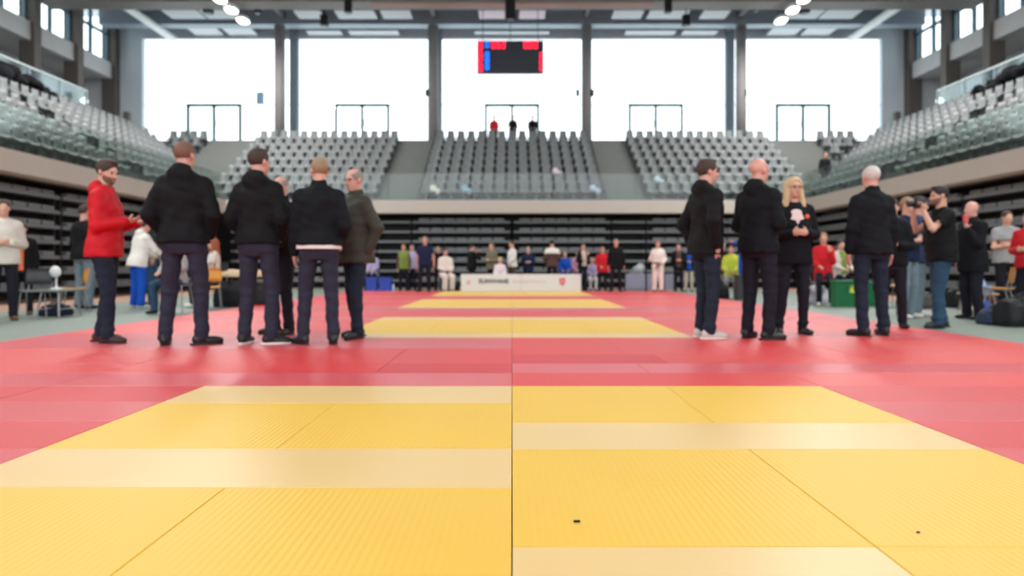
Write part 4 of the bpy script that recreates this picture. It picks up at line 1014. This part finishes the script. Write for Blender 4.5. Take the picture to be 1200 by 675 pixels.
P('spectator in blue jeans seated behind the broad man in the black hoodie', 206, 366, 0, z0=FZ, H=1.62, sit=0.44, face=170, armL='lap', armR='lap', top=dict(kind='jacket', m=C_grey, hem=0.86), bottom=dict(m=J_blue, kind='jeans'), shoes=dict(m=S_black), hair='brown', hstyle='short', vox=V2)
P('seated long-haired person in white top beside the black heap of bags', 250, 359, 0, z0=FZ, H=1.55, sit=0.44, face=120, armL='lap', armR='chin', top=dict(kind='shirt', m=C_cream, sleeve='short', hem=0.86), bottom=dict(m=C_trou), shoes=dict(m=S_white), hair='ginger', hstyle='long', female=True, vox=V2)
# far side, beyond the mats
V3 = 0.019
def Q(label, px, ty, d=20.6, **k):
    z0 = k.pop('z0', 0.0 if d < 19.9 else FZ); h = k.pop('H', None) or (CAM_H-z0+(HOR-ty)*d/F_PX)
    return person(label, (X(px,d), d, z0), k.pop('face',180), h, vox=V3, **k)
Q('person in a green vest and black trousers standing left of the navy polo shirt', 473, 286, d=20.8, face=190, top=dict(kind='vest', m=C_green, slv_m=C_brown, hem=0.84), bottom=dict(m=C_trou), hair='ginger', hstyle='short')
Q('man in a navy polo shirt and black trousers standing on the far mat edge', 498, 277, d=19.3, face=176, armL='down_out', armR='down_out', top=dict(kind='polo_shirt', m=C_navy, sleeve='short', hem=0.84, puff=0.01), bottom=dict(m=C_trou, wide=0.01), skin=SKINP, hair='sandy', hstyle='shaved', width=1.15, feet=[(-0.13,0,10),(0.16,0.1,-30)])
Q('person in pale lilac standing just behind the navy polo shirt', 483, 287, d=21.6, face=160, top=dict(kind='shirt', m=C_lilac, hem=0.86), bottom=dict(m=C_trou), hair='grey')
Q('person in white judo clothes seated right of the navy polo shirt', 522, 0, d=20.6, H=1.62, sit=0.44, face=200, armL='lap', armR='lap', top=dict(kind='gi_jacket', m=C_gi, hem=0.80, puff=0.02, belt=C_black), bottom=dict(m=C_gi, wide=0.03), hair='dark', skin=SKINP)
Q('person in black crouching behind the seated judoka, dark hair', 514, 288, d=21.3, face=170, top=dict(kind='jacket', m=C_black, hem=0.84), bottom=dict(m=C_trou), hair='dark')
Q('photographer in black left behind the white banner', 553, 286, d=21.2, face=-60, armL='camera', armR='camera', top=dict(kind='jacket', m=C_black, hem=0.80, puff=0.02), bottom=dict(m=C_trou), hair='dark', width=1.1)
Q('person in a khaki jacket standing behind the banner next to the photographer', 576, 285, d=20.7, face=140, armL='clasp', armR='clasp', top=dict(kind='jacket', m=C_oliveg, hem=0.82, puff=0.015), bottom=dict(m=C_trou), hair='sandy')
Q('person in a white shirt with brown hair behind the banner left of its middle', 600, 282, d=21.0, face=110, armL='clasp_low', armR='down', top=dict(kind='shirt', m=C_white, hem=0.86, puff=0.01), bottom=dict(m=C_brown), hair='brown', width=1.1)
Q('person in navy with fair face behind the middle of the banner', 619, 289, d=21.2, face=180, armL='clasp', armR='clasp', top=dict(kind='jacket', m=C_navy, hem=0.82), bottom=dict(m=C_trou), hair='grey', width=1.15)
Q('person in a white-shouldered brown jacket behind the right half of the banner', 647, 281, d=21.0, face=5, armL='hoodie', armR='hoodie', top=dict(kind='jacket', m=C_brown, yoke=C_white, hem=0.84), bottom=dict(m=C_trou), hair='dark', width=1.1)
Q('slim person in a beige top and jeans right of the banner', 683, 285, d=20.7, face=200, armL='chin', armR='clasp', top=dict(kind='jacket', m=C_black, panel=C_stripe, hem=0.86), bottom=dict(m=J_dark), hair='brown', width=0.95)
Q('person in a red jacket and dark trousers right of the banner', 706, 289, d=20.6, face=175, armL='down', armR='clasp_low', top=dict(kind='jacket', m=C_redlt, hem=0.76, puff=0.01), bottom=dict(m=C_trou), hair='ginger', width=1.1)
Q('man in a black suit standing on the mat edge beside the red jacket', 722, 280, d=19.3, face=172, armL='down_out', armR='down_out', top=dict(kind='suit_jacket', m=C_black2, hem=0.80, puff=0.006), bottom=dict(m=C_trou), skin=SKINP, hair='sandy', hstyle='shaved', feet=[(-0.14,0,10),(0.16,0.0,-30)])
Q('small child in white and dark clothes sitting between the slim person and the red jacket', 694, 0, d=21.3, H=1.25, sit=0.36, face=180, armL='lap', armR='lap', top=dict(kind='shirt', m=C_lilac, hem=0.86), bottom=dict(m=C_white), hair='blond')
Q('judoka in a white judo suit standing on the far mats', 771, 282, d=19.2, face=165, armL='hoodie', armR='behind', top=dict(kind='gi_jacket', m=C_gi, hem=0.78, puff=0.012, belt=C_brown), bottom=dict(m=C_gi, wide=0.02), shoes=dict(m=S_brown), hair='ginger', skin=SKINP)
Q('person in black holding the hands together right of the white judoka', 795, 285, d=19.5, face=170, armL='clasp', armR='clasp', top=dict(kind='jacket', m=C_black, hem=0.84, panel=C_brown), bottom=dict(m=C_trou), skin=SKINP, hair='brown')
Q('far person with bright blue shirt front left of the man with pale sneakers', 807, 288, d=20.4, face=175, armL='chin', armR='clasp', top=dict(kind='jacket', m=C_black, panel=C_blue, hem=0.80), bottom=dict(m=C_stripe), hair='grey')
Q('fair-haired person in dark clothes between the two men of the right group', 847, 284, d=17.0, z0=FZ, face=150, armL='down', armR='clasp', top=dict(kind='jacket', m=C_black, hem=0.84), bottom=dict(m=C_brown), hair='blond')
Q('child in a bright yellow-green vest between the two men of the right group', 857, 0, d=16.2, z0=FZ, H=1.50, sit=0.46, face=160, armL='lap', armR='lap', top=dict(kind='vest', m=C_hivis, hem=0.84, puff=0.01), bottom=dict(m=C_grey), hair='brown')
Q('person in bright blue judo clothes raising an arm beside the child in the yellow-green vest', 873, 276, d=15.6, z0=FZ, face=100, armL='reach_up', armR='down', top=dict(kind='gi_jacket', m=C_blue, hem=0.74, puff=0.02), bottom=dict(m=C_blue, wide=0.02), hair='brown', width=1.1)
Q('girl in a red top and red shorts sitting by the green box', 965, 0, d=13.2, z0=FZ, H=1.60, sit=0.55, face=160, armL='chin', armR='lap', top=dict(kind='sports_top', m=C_redlt, hem=0.76, puff=0.01), bottom=dict(m=C_trou), shoes=dict(m=S_white), hair='sandy', female=True)
Q('seated person in white and green behind the green box', 985, 0, d=14.2, z0=FZ, H=1.50, sit=0.50, face=190, armL='lap', armR='lap', top=dict(kind='shirt', m=C_cream, hem=0.84, panel=C_green), bottom=dict(m=C_trou), hair='dark')
Q('seated spectator on the far left by the blue boxes in dark pink', 436, 0, d=21.6, H=1.6, sit=0.45, face=180, armL='lap', armR='lap', top=dict(kind='jacket', m=C_lilac, hem=0.84), bottom=dict(m=C_trou), hair='brown')
Q('small child seated low behind the banner left part in pale pink', 586, 0, d=20.3, H=1.35, sit=0.32, face=180, armL='lap', armR='lap', top=dict(kind='shirt', m=cloth('pale_pink_cloth',(226,208,214)), hem=0.84), bottom=dict(m=C_trou), hair='blond')
Q('seated person in blue behind the right end of the banner', 662, 0, d=21.7, H=1.5, sit=0.45, face=180, armL='lap', armR='lap', top=dict(kind='shirt', m=C_blue, hem=0.84), bottom=dict(m=C_trou), hair='grey')
Q('seated person with pink top behind the right end of the banner', 677, 0, d=22.2, H=1.6, sit=0.45, face=180, armL='lap', armR='lap', top=dict(kind='shirt', m=cloth('dusty_pink_cloth',(190,140,160)), hem=0.84), bottom=dict(m=C_trou), hair='brown')
# up in the stands
Q('dark-clothed person standing in the right corner aisle behind the balcony glass', 967, 184, d=24.65, z0=ZB+0.3, H=1.62, face=185, top=dict(kind='jacket', m=C_black2, hem=0.82), bottom=dict(m=C_trou), hair='dark', skin=SKINP)
Q('person in a red jacket sitting above the top row before the centre door', 579, 0, d=29.9, z0=ZD, H=1.5, sit=0.40, face=180, lean=0.1, armL='lap', armR='lap', top=dict(kind='jacket', m=C_redlt, hem=0.84), bottom=dict(m=C_trou), hair='dark')
Q('person in black sitting above the top row just right of the red jacket', 601, 0, d=29.9, z0=ZD, H=1.5, sit=0.42, face=178, armL='lap', armR='reach', top=dict(kind='jacket', m=C_black, hem=0.84), bottom=dict(m=C_trou), hair='dark')
Q('person in black sitting above the top row at the right post of the centre door', 624, 0, d=29.9, z0=ZD, H=1.5, sit=0.42, face=182, armL='lap', armR='lap', top=dict(kind='jacket', m=C_black, hem=0.84), bottom=dict(m=C_trou), hair='dark')

# ---------------------------------------------------------------- things around the mats
bd = 19.7
bn = thing('banner_board', 'long low white banner board with dark lettering and a red crest', 'banner', (0, bd, 0))
bx0, bx1 = X(540,bd), X(681,bd); bm_ = (bx0+bx1)/2
M_ban = mat('white_banner', (214,217,222), rough=0.6, var=0.02)
for a, b_ in ((bx0, bm_-0.004), (bm_+0.004, bx1)): MB().box(a, 0.0, 0.0, b_, 0.05, 0.50).build('panel', M_ban, bn, bevel=0.006)
for x in (bx0+0.2, bm_, bx1-0.2): MB().prism([(0.05,0),(0.30,0),(0.05,0.35)], x-0.015, x+0.015, 'x').build('support_foot', M_steel, bn)
def text(s, x, z, size, m, parent, ext=0.003, y=-0.004, bold=0.0):
    cu = bpy.data.curves.new('lettering', 'FONT'); cu.body = s; cu.size = size; cu.extrude = ext; cu.align_x = 'CENTER'; cu.align_y = 'CENTER'; cu.offset = bold
    o0 = bpy.data.objects.new('tmp', cu); COL.objects.link(o0); me = bpy.data.meshes.new_from_object(o0.evaluated_get(bpy.context.evaluated_depsgraph_get())); bpy.data.objects.remove(o0); me.materials.clear(); me.materials.append(m)
    o = bpy.data.objects.new('lettering', me); COL.objects.link(o); o.rotation_euler = (math.pi/2,0,0); o.location = (x, y, z); o.parent = parent; return o
text('EUNWANE', X(578.5,bd), 0.285, 0.175, mat('dark_banner_print',(60,66,68)), bn, bold=0.006)
text('Gemeinde Musterort', X(620,bd), 0.285, 0.115, mat('pale_pink_banner_print',(214,178,184)), bn)
def shield(x, z, w, h, m, n):
    pts = [(-w/2,h/2),(-w/2,-h*0.1),(-w*0.3,-h*0.35),(0,-h/2),(w*0.3,-h*0.35),(w/2,-h*0.1),(w/2,h/2)]
    return MB().prism([(x+p[0],z+p[1]) for p in pts], -0.006, 0.0, 'y').build(n, m, bn)
shield(X(659,bd), 0.27, 0.17, 0.23, mat('crest_red',(206,92,100)), 'crest'); MB().cbox((X(659,bd),-0.008,0.29),(0.06,0.006,0.09)).build('crest_charge', mat('crest_pale',(224,170,150)), bn)
MB().cbox((X(549,bd),-0.004,0.26),(0.10,0.008,0.12)).build('pink_emblem', mat('emblem_pink',(224,160,170)), bn, bevel=0.003)
M_box = mat('blue_plastic', (26,66,170), rough=0.4)
def crate(px0, px1, ytop, d, m, label, z0=FZ, cat='box', name='storage_box', depth=0.4, lid=True):
    depth = min(depth, 0.25); w = (px1-px0)*d/F_PX; h = Z(ytop,d)-z0; x = X((px0+px1)/2,d)
    t = thing(name, label, cat, (x,d,z0))
    MB().rbox((0,depth/2,h*0.46),(w,depth,h*0.92),0.03).build('body', m, t, bevel=0.01)
    if lid: MB().rbox((0,depth/2,h*0.95),(w+0.03,depth+0.03,h*0.10),0.035).build('lid', m, t, bevel=0.008)
    MB().rbox((0,-0.01,h*0.75),(w*0.3,0.03,0.03),0.01).build('handle', m, t)
    return t, w, h
crate(428.5,441.5,325,20.3,M_box,'blue plastic box at the far mat edge, left one of the pair')
crate(444,458,325,20.3,M_box,'blue plastic box at the far mat edge, right one of the pair')
gt, gw, gh = crate(980,1008,328.5,12.4,mat('green_plastic',(12,104,62),rough=0.4),'large green box on the grey-green floor left of the white-haired back-turned man', cat='box', depth=0.5)
MB().cbox((0.2*gw, -0.012, gh*0.66), (0.13,0.012,0.13)).build('yellow_sign', mat('yellow_green_sign',(200,220,70)), gt, bevel=0.004)
gt2, gw, gh = crate(1012,1026,330,12.6,mat('green_plastic'  ,(12,104,62)),'second green box seen between the legs of the white-haired back-turned man', cat='box')
crate(864,882,322,15.0,mat('dark_grey_plastic',(44,46,48),rough=0.5),'dark grey bin standing on the floor beside the bald man in the hooded jacket', cat='bin', name='waste_bin')
M_bar = mat('pale_lilac_panel', (150,148,170), rough=0.6)
for a, b_, lab in ((732,757,'left of the white judoka'),(757,768,'directly behind the white judoka'),(778,792,'right of the white judoka')):
    w = (b_-a)*21/F_PX; t = thing('barrier_panel', 'low lilac-grey barrier panel '+lab, 'barrier', (X((a+b_)/2,21.0),21.0,FZ))
    MB().rbox((0,0,0.30),(w-0.03,0.03,0.48),0.02,axis='y').build('panel', M_bar, t, bevel=0.004)
    for s_ in (-1,1):
        MB().cbox((s_*(w/2-0.01),0,0.29),(0.03,0.05,0.58)).build('post', S_black, t); MB().cbox((s_*(w/2-0.01),0,0.015),(0.04,0.36,0.03)).build('foot', S_black, t)
# cloth-covered heap by the barriers
Hp = Field(); 
for i in range(7): Hp.ell((random.uniform(-.2,.2),random.uniform(-.1,.15),0.18+0.09*i), (0.27-0.02*i,0.22,0.16), k=0.06)
Hp.plane((0,0,0.0),(0,0,-1))
o = sdf_obj('covered_equipment', Hp, 0.02, mat('pale_grey_wrap',(150,156,158),rough=0.6,var=0.5,vscale=9,bump=0.6), None); o.location = (X(752,21.9),21.9,FZ); tag(o, 'pale grey wrapped heap of equipment behind the barrier panels', 'equipment')

# chairs
M_chwood = mat('orange_beech_shell', (214,150,66), rough=0.45); M_chgrey = mat('charcoal_chair_shell', (62,64,68), rough=0.5); M_tube = mat('grey_chair_tube', (150,152,154), rough=0.35, metal=0.6)
def chair(label, px, fy, face, shell, d=None, sc=1.0, z0=FZ):
    d = d or DF(fy, FZ); t = thing('chair', label, 'chair', (X(px,d), d, z0), math.radians(face)); t.scale = (sc,sc,sc)
    # curved shell: seat and backrest as separate plywood shells (chair faces local +Y)
    def sheet(rows, m, n):
        mb = MB(); b = 0; k = 7
        for sgn in (0,1):
            for (y,z,w,ny,nz) in rows:
                for i in range(k):
                    u = -1+2*i/(k-1); mb.v.append((u*w, y+(0.03*u*u)*(1 if nz < 0.5 else 0)+ny*0.012*sgn, z+(0.012*u*u)*(1 if nz > 0.5 else 0)+nz*0.012*sgn))
        R = len(rows)
        for j in range(R-1):
            for i in range(k-1):
                a = j*k+i; mb.f.append((a,a+k,a+k+1,a+1)); c2 = R*k+a; mb.f.append((c2,c2+1,c2+k+1,c2+k))
        for j in range(R-1):
            for i in (0,k-1): a = j*k+i; mb.f.append((a,a+k,a+k+R*k,a+R*k))
        for i in range(k-1):
            for j in (0,R-1): a = j*k+i; mb.f.append((a,a+1,a+1+R*k,a+R*k))
        return mb.build(n, m, t, smooth=True)
    sheet([(0.22,0.43,0.18,0,1),(0.18,0.455,0.20,0,1),(0.05,0.45,0.205,0,1),(-0.10,0.44,0.20,0,1),(-0.20,0.45,0.18,0,1)], shell, 'seat')
    sheet([(-0.205,0.56,0.19,1,0),(-0.22,0.66,0.20,1,0),(-0.235,0.76,0.20,1,0),(-0.25,0.84,0.18,1,0)], shell, 'backrest')
    for s_ in (-1,1):
        MB().tube([(s_*0.17,0.16,0.44),(s_*0.21,0.21,0.0)], 0.011).build('leg', M_tube, t); MB().tube([(s_*0.17,-0.12,0.44),(s_*0.20,-0.24,0.0)], 0.011).build('leg', M_tube, t)
        MB().tube([(s_*0.17,0.16,0.435),(s_*0.17,-0.16,0.435),(s_*0.165,-0.215,0.50),(s_*0.165,-0.255,0.80)], 0.010).build('frame', M_tube, t)
    return t
chair('charcoal chair with grey tube legs beside the small grey table at the left edge', 42, 373, 200, M_chgrey, d=9.9, sc=0.85)
chair('orange beech shell chair behind the small grey table at the left', 87, 368, 132, M_chwood, d=11.0, sc=0.85)
chair('orange beech chair behind the broad man in the black hoodie', 247, 362, 200, M_chwood, d=12.0, sc=0.85)
chair('orange beech shell chair beside the dark bags at the right edge', 1171, 378, 42, M_chwood, d=10.6, sc=0.87)
chair('orange beech chair behind the legs of the person in the floral shirt', 1050, 372, 30, M_chwood, d=12.4, sc=0.87)
def table(label, px0, px1, ytop, d, m, h=0.70):
    w = (px1-px0)*d/F_PX; t = thing('folding_table', label, 'table', (X((px0+px1)/2,d), d, FZ)); h = Z(ytop,d)-FZ
    MB().rbox((0,0,h-0.015),(w,0.55,0.03),0.03).build('tabletop', m, t, bevel=0.005)
    for sx in (-1,1):
        for sy in (-1,1): MB().tube([(sx*(w/2-0.06),sy*0.2,h-0.03),(sx*(w/2-0.02),sy*0.25,0)], 0.013).build('leg', M_tube, t)
        MB().tube([(sx*(w/2-0.04),-0.22,0.12),(sx*(w/2-0.04),0.22,0.12)], 0.009).build('crossbar', M_tube, t)
    return t, h
tb, th_ = table('small grey table between the charcoal chair and the orange chair at the left', 55, 84, 339, 10.0, mat('grey_green_tabletop',(128,134,128),rough=0.5))
tl = thing('desk_lamp', 'small round white lamp or fan standing on the grey table at the left', 'lamp', (X(66,10.0), 10.0, FZ+th_))
MB().lathe([(0.07,0),(0.07,0.015),(0.02,0.03),(0.012,0.05),(0.012,0.20)], n=14).build('base', M_white, tl); MB().sphere((0,-0.02,0.26),(0.085,0.05,0.085)).build('lamp_head', M_white, tl, smooth=True)
tb2, th2 = table('small pale wooden table with things on it left of the right orange chair', 1133, 1158, 343, 11.2, mat('pale_wood_top',(204,172,128),rough=0.5))
def bottle(x, y, z, m, label, h=0.24, r=0.035):
    t = thing('water_bottle', label, 'bottle', (x,y,z)); MB().lathe([(r*.9,0),(r,0.01),(r,h*.65),(r*.4,h*.85),(r*.4,h*.92)], n=12).build('bottle_body', m, t, smooth=True); MB().lathe([(r*.45,h*.92),(r*.45,h)], n=10).build('cap', C_blue, t); return t
bottle(X(1150,11.2), 11.15, FZ+th2, mat('pale_blue_plastic',(170,200,230),rough=0.2), 'pale bottle on the pale wooden table at the right')
for i, (px, y) in enumerate(((1140,11.1),)): 
    o = MB().rbox((X(px+4,11.2), 11.05, FZ+th2+0.06),(0.22,0.2,0.12),0.03).build('blue_white_box', mat('blue_white_wrap',(120,160,215),var=0.5,vscale=12), bevel=0.01); tag(o, 'pale blue and white package on the pale wooden table at the right', 'package')
# bags built as rounded soft volumes with strap
def bag(label, px, fy, w, h, dp, m, seed=1, strap=True, d=None, z0=FZ, name='sports_bag', face=0):
    d = d or DF(fy, FZ); rnd = random.Random(seed); t = thing(name, label, 'bag', (X(px,d), d, z0), face)
    B = Field(); n = 9
    for i in range(n):          # slumped fabric volume: many small overlapping folds inside a box-like outline
        u = -1+2*i/(n-1); hh = h*(0.80+0.22*rnd.random())*(1-0.18*u*u)
        B.loft([(0.0,w/n*1.1,dp*.46,0),(hh*.25,w/n*1.2,dp*.50,0),(hh*.7,w/n*1.0,dp*.42,rnd.uniform(-.02,.02)),(hh*.93,w/n*.8,dp*.25,rnd.uniform(-.03,.03))], np.array([u*w*.43, rnd.uniform(-.015,.015), 0.0]), np.eye(3), k=0.035, n=3)
    for i in range(8): B.cone((rnd.uniform(-w*.4,w*.4), -dp*.4, h*rnd.uniform(.15,.5)), (rnd.uniform(-w*.4,w*.4), -dp*.3, h*rnd.uniform(.5,.85)), 0.02, 0.012, k=0.03)
    B.plane((0,0,0.0),(0,0,-1)); sdf_obj('bag_body', B, 0.014, m, t)
    if strap:
        MB().tube([(-w*.2,-dp*.2,h*.75),(-w*.14,-dp*.12,h*.98),(0,-dp*.1,h*1.02),(w*.14,-dp*.12,h*.97),(w*.2,-dp*.2,h*.75)], 0.012, 8).build('handle', m, t)
        MB().box(-w*.3,-dp*.53,h*.22,w*.3,-dp*.44,h*.52).build('front_pocket', m, t, bevel=0.02)
    return t
M_bagb = cloth('black_nylon_bag', (26,27,30), rough=0.6)
bag('big black sports bag on the floor at the right edge of the photo', 1196, 382, 0.5, 0.40, 0.36, M_bagb, 2)
bag('dark bag with blue parts lying left of the big black sports bag', 1163, 380, 0.26, 0.24, 0.24, mat('blue_black_bag',(30,44,74),var=0.7,vscale=8), 3)
bag('dark brown-red bag under the pale wooden table at the right', 1150, 372, 0.42, 0.36, 0.3, cloth('dark_red_bag',(90,48,46)), 4, d=11.4)
bag('black backpack on the floor behind the bald man in the dark coat', 1124, 371, 0.35, 0.42, 0.3, M_bagb, 5, d=12.2, name='backpack')
bag('navy bag on the floor beneath the grey table at the left', 66, 366, 0.34, 0.2, 0.3, cloth('navy_bag',(36,40,56)), 6, d=10.2)
bag('large black bag heap piled left of the legs of the man with white-soled shoes', 287, 360, 0.95, 0.62, 0.5, M_bagb, 7, d=12.6)
bag('beige fluffy coat lying on top of the black bag heap', 285, 360, 0.72, 0.16, 0.3, cloth('beige_fleece',(206,186,156),bump=0.9), 8, d=12.55, z0=FZ+0.55, strap=False, name='coat')['category'] = 'coat'
bag('dark bag beside the child in the yellow-green vest', 842, 350, 0.4, 0.45, 0.4, M_bagb, 9, d=15.8)
bag('white and black bag beneath the girl in red', 957, 356, 0.45, 0.40, 0.35, mat('white_black_bag',(190,190,196),var=0.7,vscale=6), 10, d=13.6)
bag('dark bag on the floor seen left of the legs of the man with the camera', 1072, 372, 0.5, 0.38, 0.35, mat('dark_mixed_bag',(70,66,60),var=0.7,vscale=7), 11, d=12.0)
bag('black bag left of the white banner at the far mat edge', 528, 342, 0.5, 0.35, 0.4, M_bagb, 12, d=20.9)
# black coats draped on the upper side seats
for s, sd, y0 in ((-1,'left',21.0),(1,'right',21.0)):
    Cf = Field(); rnd = random.Random(3 if s < 0 else 4)
    for i in range(34):
        v = i/33.0; r = rnd.uniform(.12,.24)*(1.15-0.5*v)
        Cf.ell((s*(15.35+rnd.uniform(-.35,.25)), y0-1.2+2.6*v, ZB+RISE*7+0.72-0.26*v+rnd.uniform(-.12,.16)), (r*1.2, r*1.4, r*rnd.uniform(.6,1.2)), k=0.05)
    o = sdf_obj('coat_pile', Cf, 0.035, C_black2, None); tag(o, 'long heap of black coats draped over the top seats of the %s upper stand' % sd, 'coats')
o = sdf_obj('jacket_on_seat', Field().ell((X(1108,20.5),20.5,Z(153,20.5)),(0.16,0.16,0.2)).ell((X(1110,20.5),20.6,Z(158,20.5)),(0.12,0.2,0.12)), 0.03, C_black2, None); tag(o, 'small dark jacket on a seat lower in the right upper stand', 'jacket')

# plain chairs under the people who sit at floor level
for px, d, lab in ((206,DF(366,FZ),'behind the broad man in the black hoodie, under the spectator in blue jeans'),(250,DF(359,FZ),'under the seated person by the black bag heap'),(522,20.6,'under the seated judoka in white'),(857,16.2,'under the child in the yellow-green vest'),(965,13.2,'under the girl in red'),(985,14.2,'under the seated person behind the green box'),(436,21.6,'under the seated spectator by the blue boxes'),(662,21.7,'under the seated person in blue behind the banner'),(677,22.2,'under the seated person in pink behind the banner')):
    chair('charcoal chair '+lab, px, 0, 180, M_chgrey, d=d+0.05)

# small things lying about on the floor by the right-hand chairs
bag('grey shoulder bag leaning by the right orange chair', 1160, 370, 0.3, 0.3, 0.22, cloth('grey_nylon_bag',(120,122,128)), 21, d=12.3, name='shoulder_bag')
bag('dark bag in front of the legs of the man with crossed arms', 1192, 370, 0.36, 0.3, 0.3, M_bagb, 22, d=11.0)
for px, d, m, lab in ((1143,10.6,mat('pale_plastic',(214,206,190),rough=0.3),'small pale bottle on the floor below the pale wooden table'),(1156,10.2,mat('blue_plastic_bottle',(40,90,190),rough=0.3),'small blue bottle on the floor right of the pale wooden table'),(1128,11.6,mat('pale_plastic',(214,206,190)),'small pale bottle standing on the floor beside the black backpack'),(461,20.2,mat('pale_blue_plastic',(170,200,230)),'pale water bottle standing on the floor right of the blue boxes')):
    bottle(X(px,d), d, FZ, m, lab, h=0.27)
for px, d, lab in ((1133,10.9,'left'),(1138,10.9,'right')):
    o = sdf_obj('shoe', Field().ell((0,0,0.05),(0.045,0.07,0.05),k=0.02).ell((0,-0.10,0.04),(0.048,0.10,0.038),k=0.03).plane((0,0,0.0),(0,0,-1)), 0.012, S_grey, None); o.location = (X(px,d), d, FZ); tag(o, 'empty pale sneaker on the floor at the right, %s one of the pair' % lab, 'shoe')

for px, lab in ((579,'under the person in the red jacket'),(601,'under the middle person in black'),(624,'under the right person in black')):
    chair('charcoal chair on the top walkway '+lab, px, 0, 180, M_chgrey, d=29.95, sc=0.9, z0=ZD)

# garments left on the front rows of the back stand
for px, k, m, nm, lab in ((510,0,C_white,'white_jacket','white jacket on a front-row seat at the left of the centre block'),(547,0,cloth('pale_blue_cloth',(150,186,206)),'pale_blue_jacket','pale blue jacket on a front-row seat left of the centre'),
        (653,2,cloth('pinkish_white_cloth',(220,200,212)),'pinkish_jacket','pinkish white jacket on a third-row seat of the centre block'),(697,0,cloth('pale_violet_cloth',(190,196,226)),'pale_violet_jacket','pale violet jacket on a front-row seat at the right of the centre block'),
        (772,1,cloth('pale_blue_grey_cloth',(176,192,200)),'pale_grey_jacket','pale blue-grey jacket on a second-row seat of the right inner block')):
    d = YF+k*RUN+0.30; z = ZB+RISE*k+0.46; x = X(px,d)
    o = sdf_obj(nm, Field().ell((0,0,0),(0.17,0.14,0.09),k=0.04).ell((0.10,-0.10,-0.05),(0.10,0.06,0.12),k=0.04).ell((-0.08,0.05,0.10),(0.12,0.08,0.12),k=0.05), 0.025, m, None, None, 0.006); o.location = (x,d,z); tag(o, lab, 'jacket')
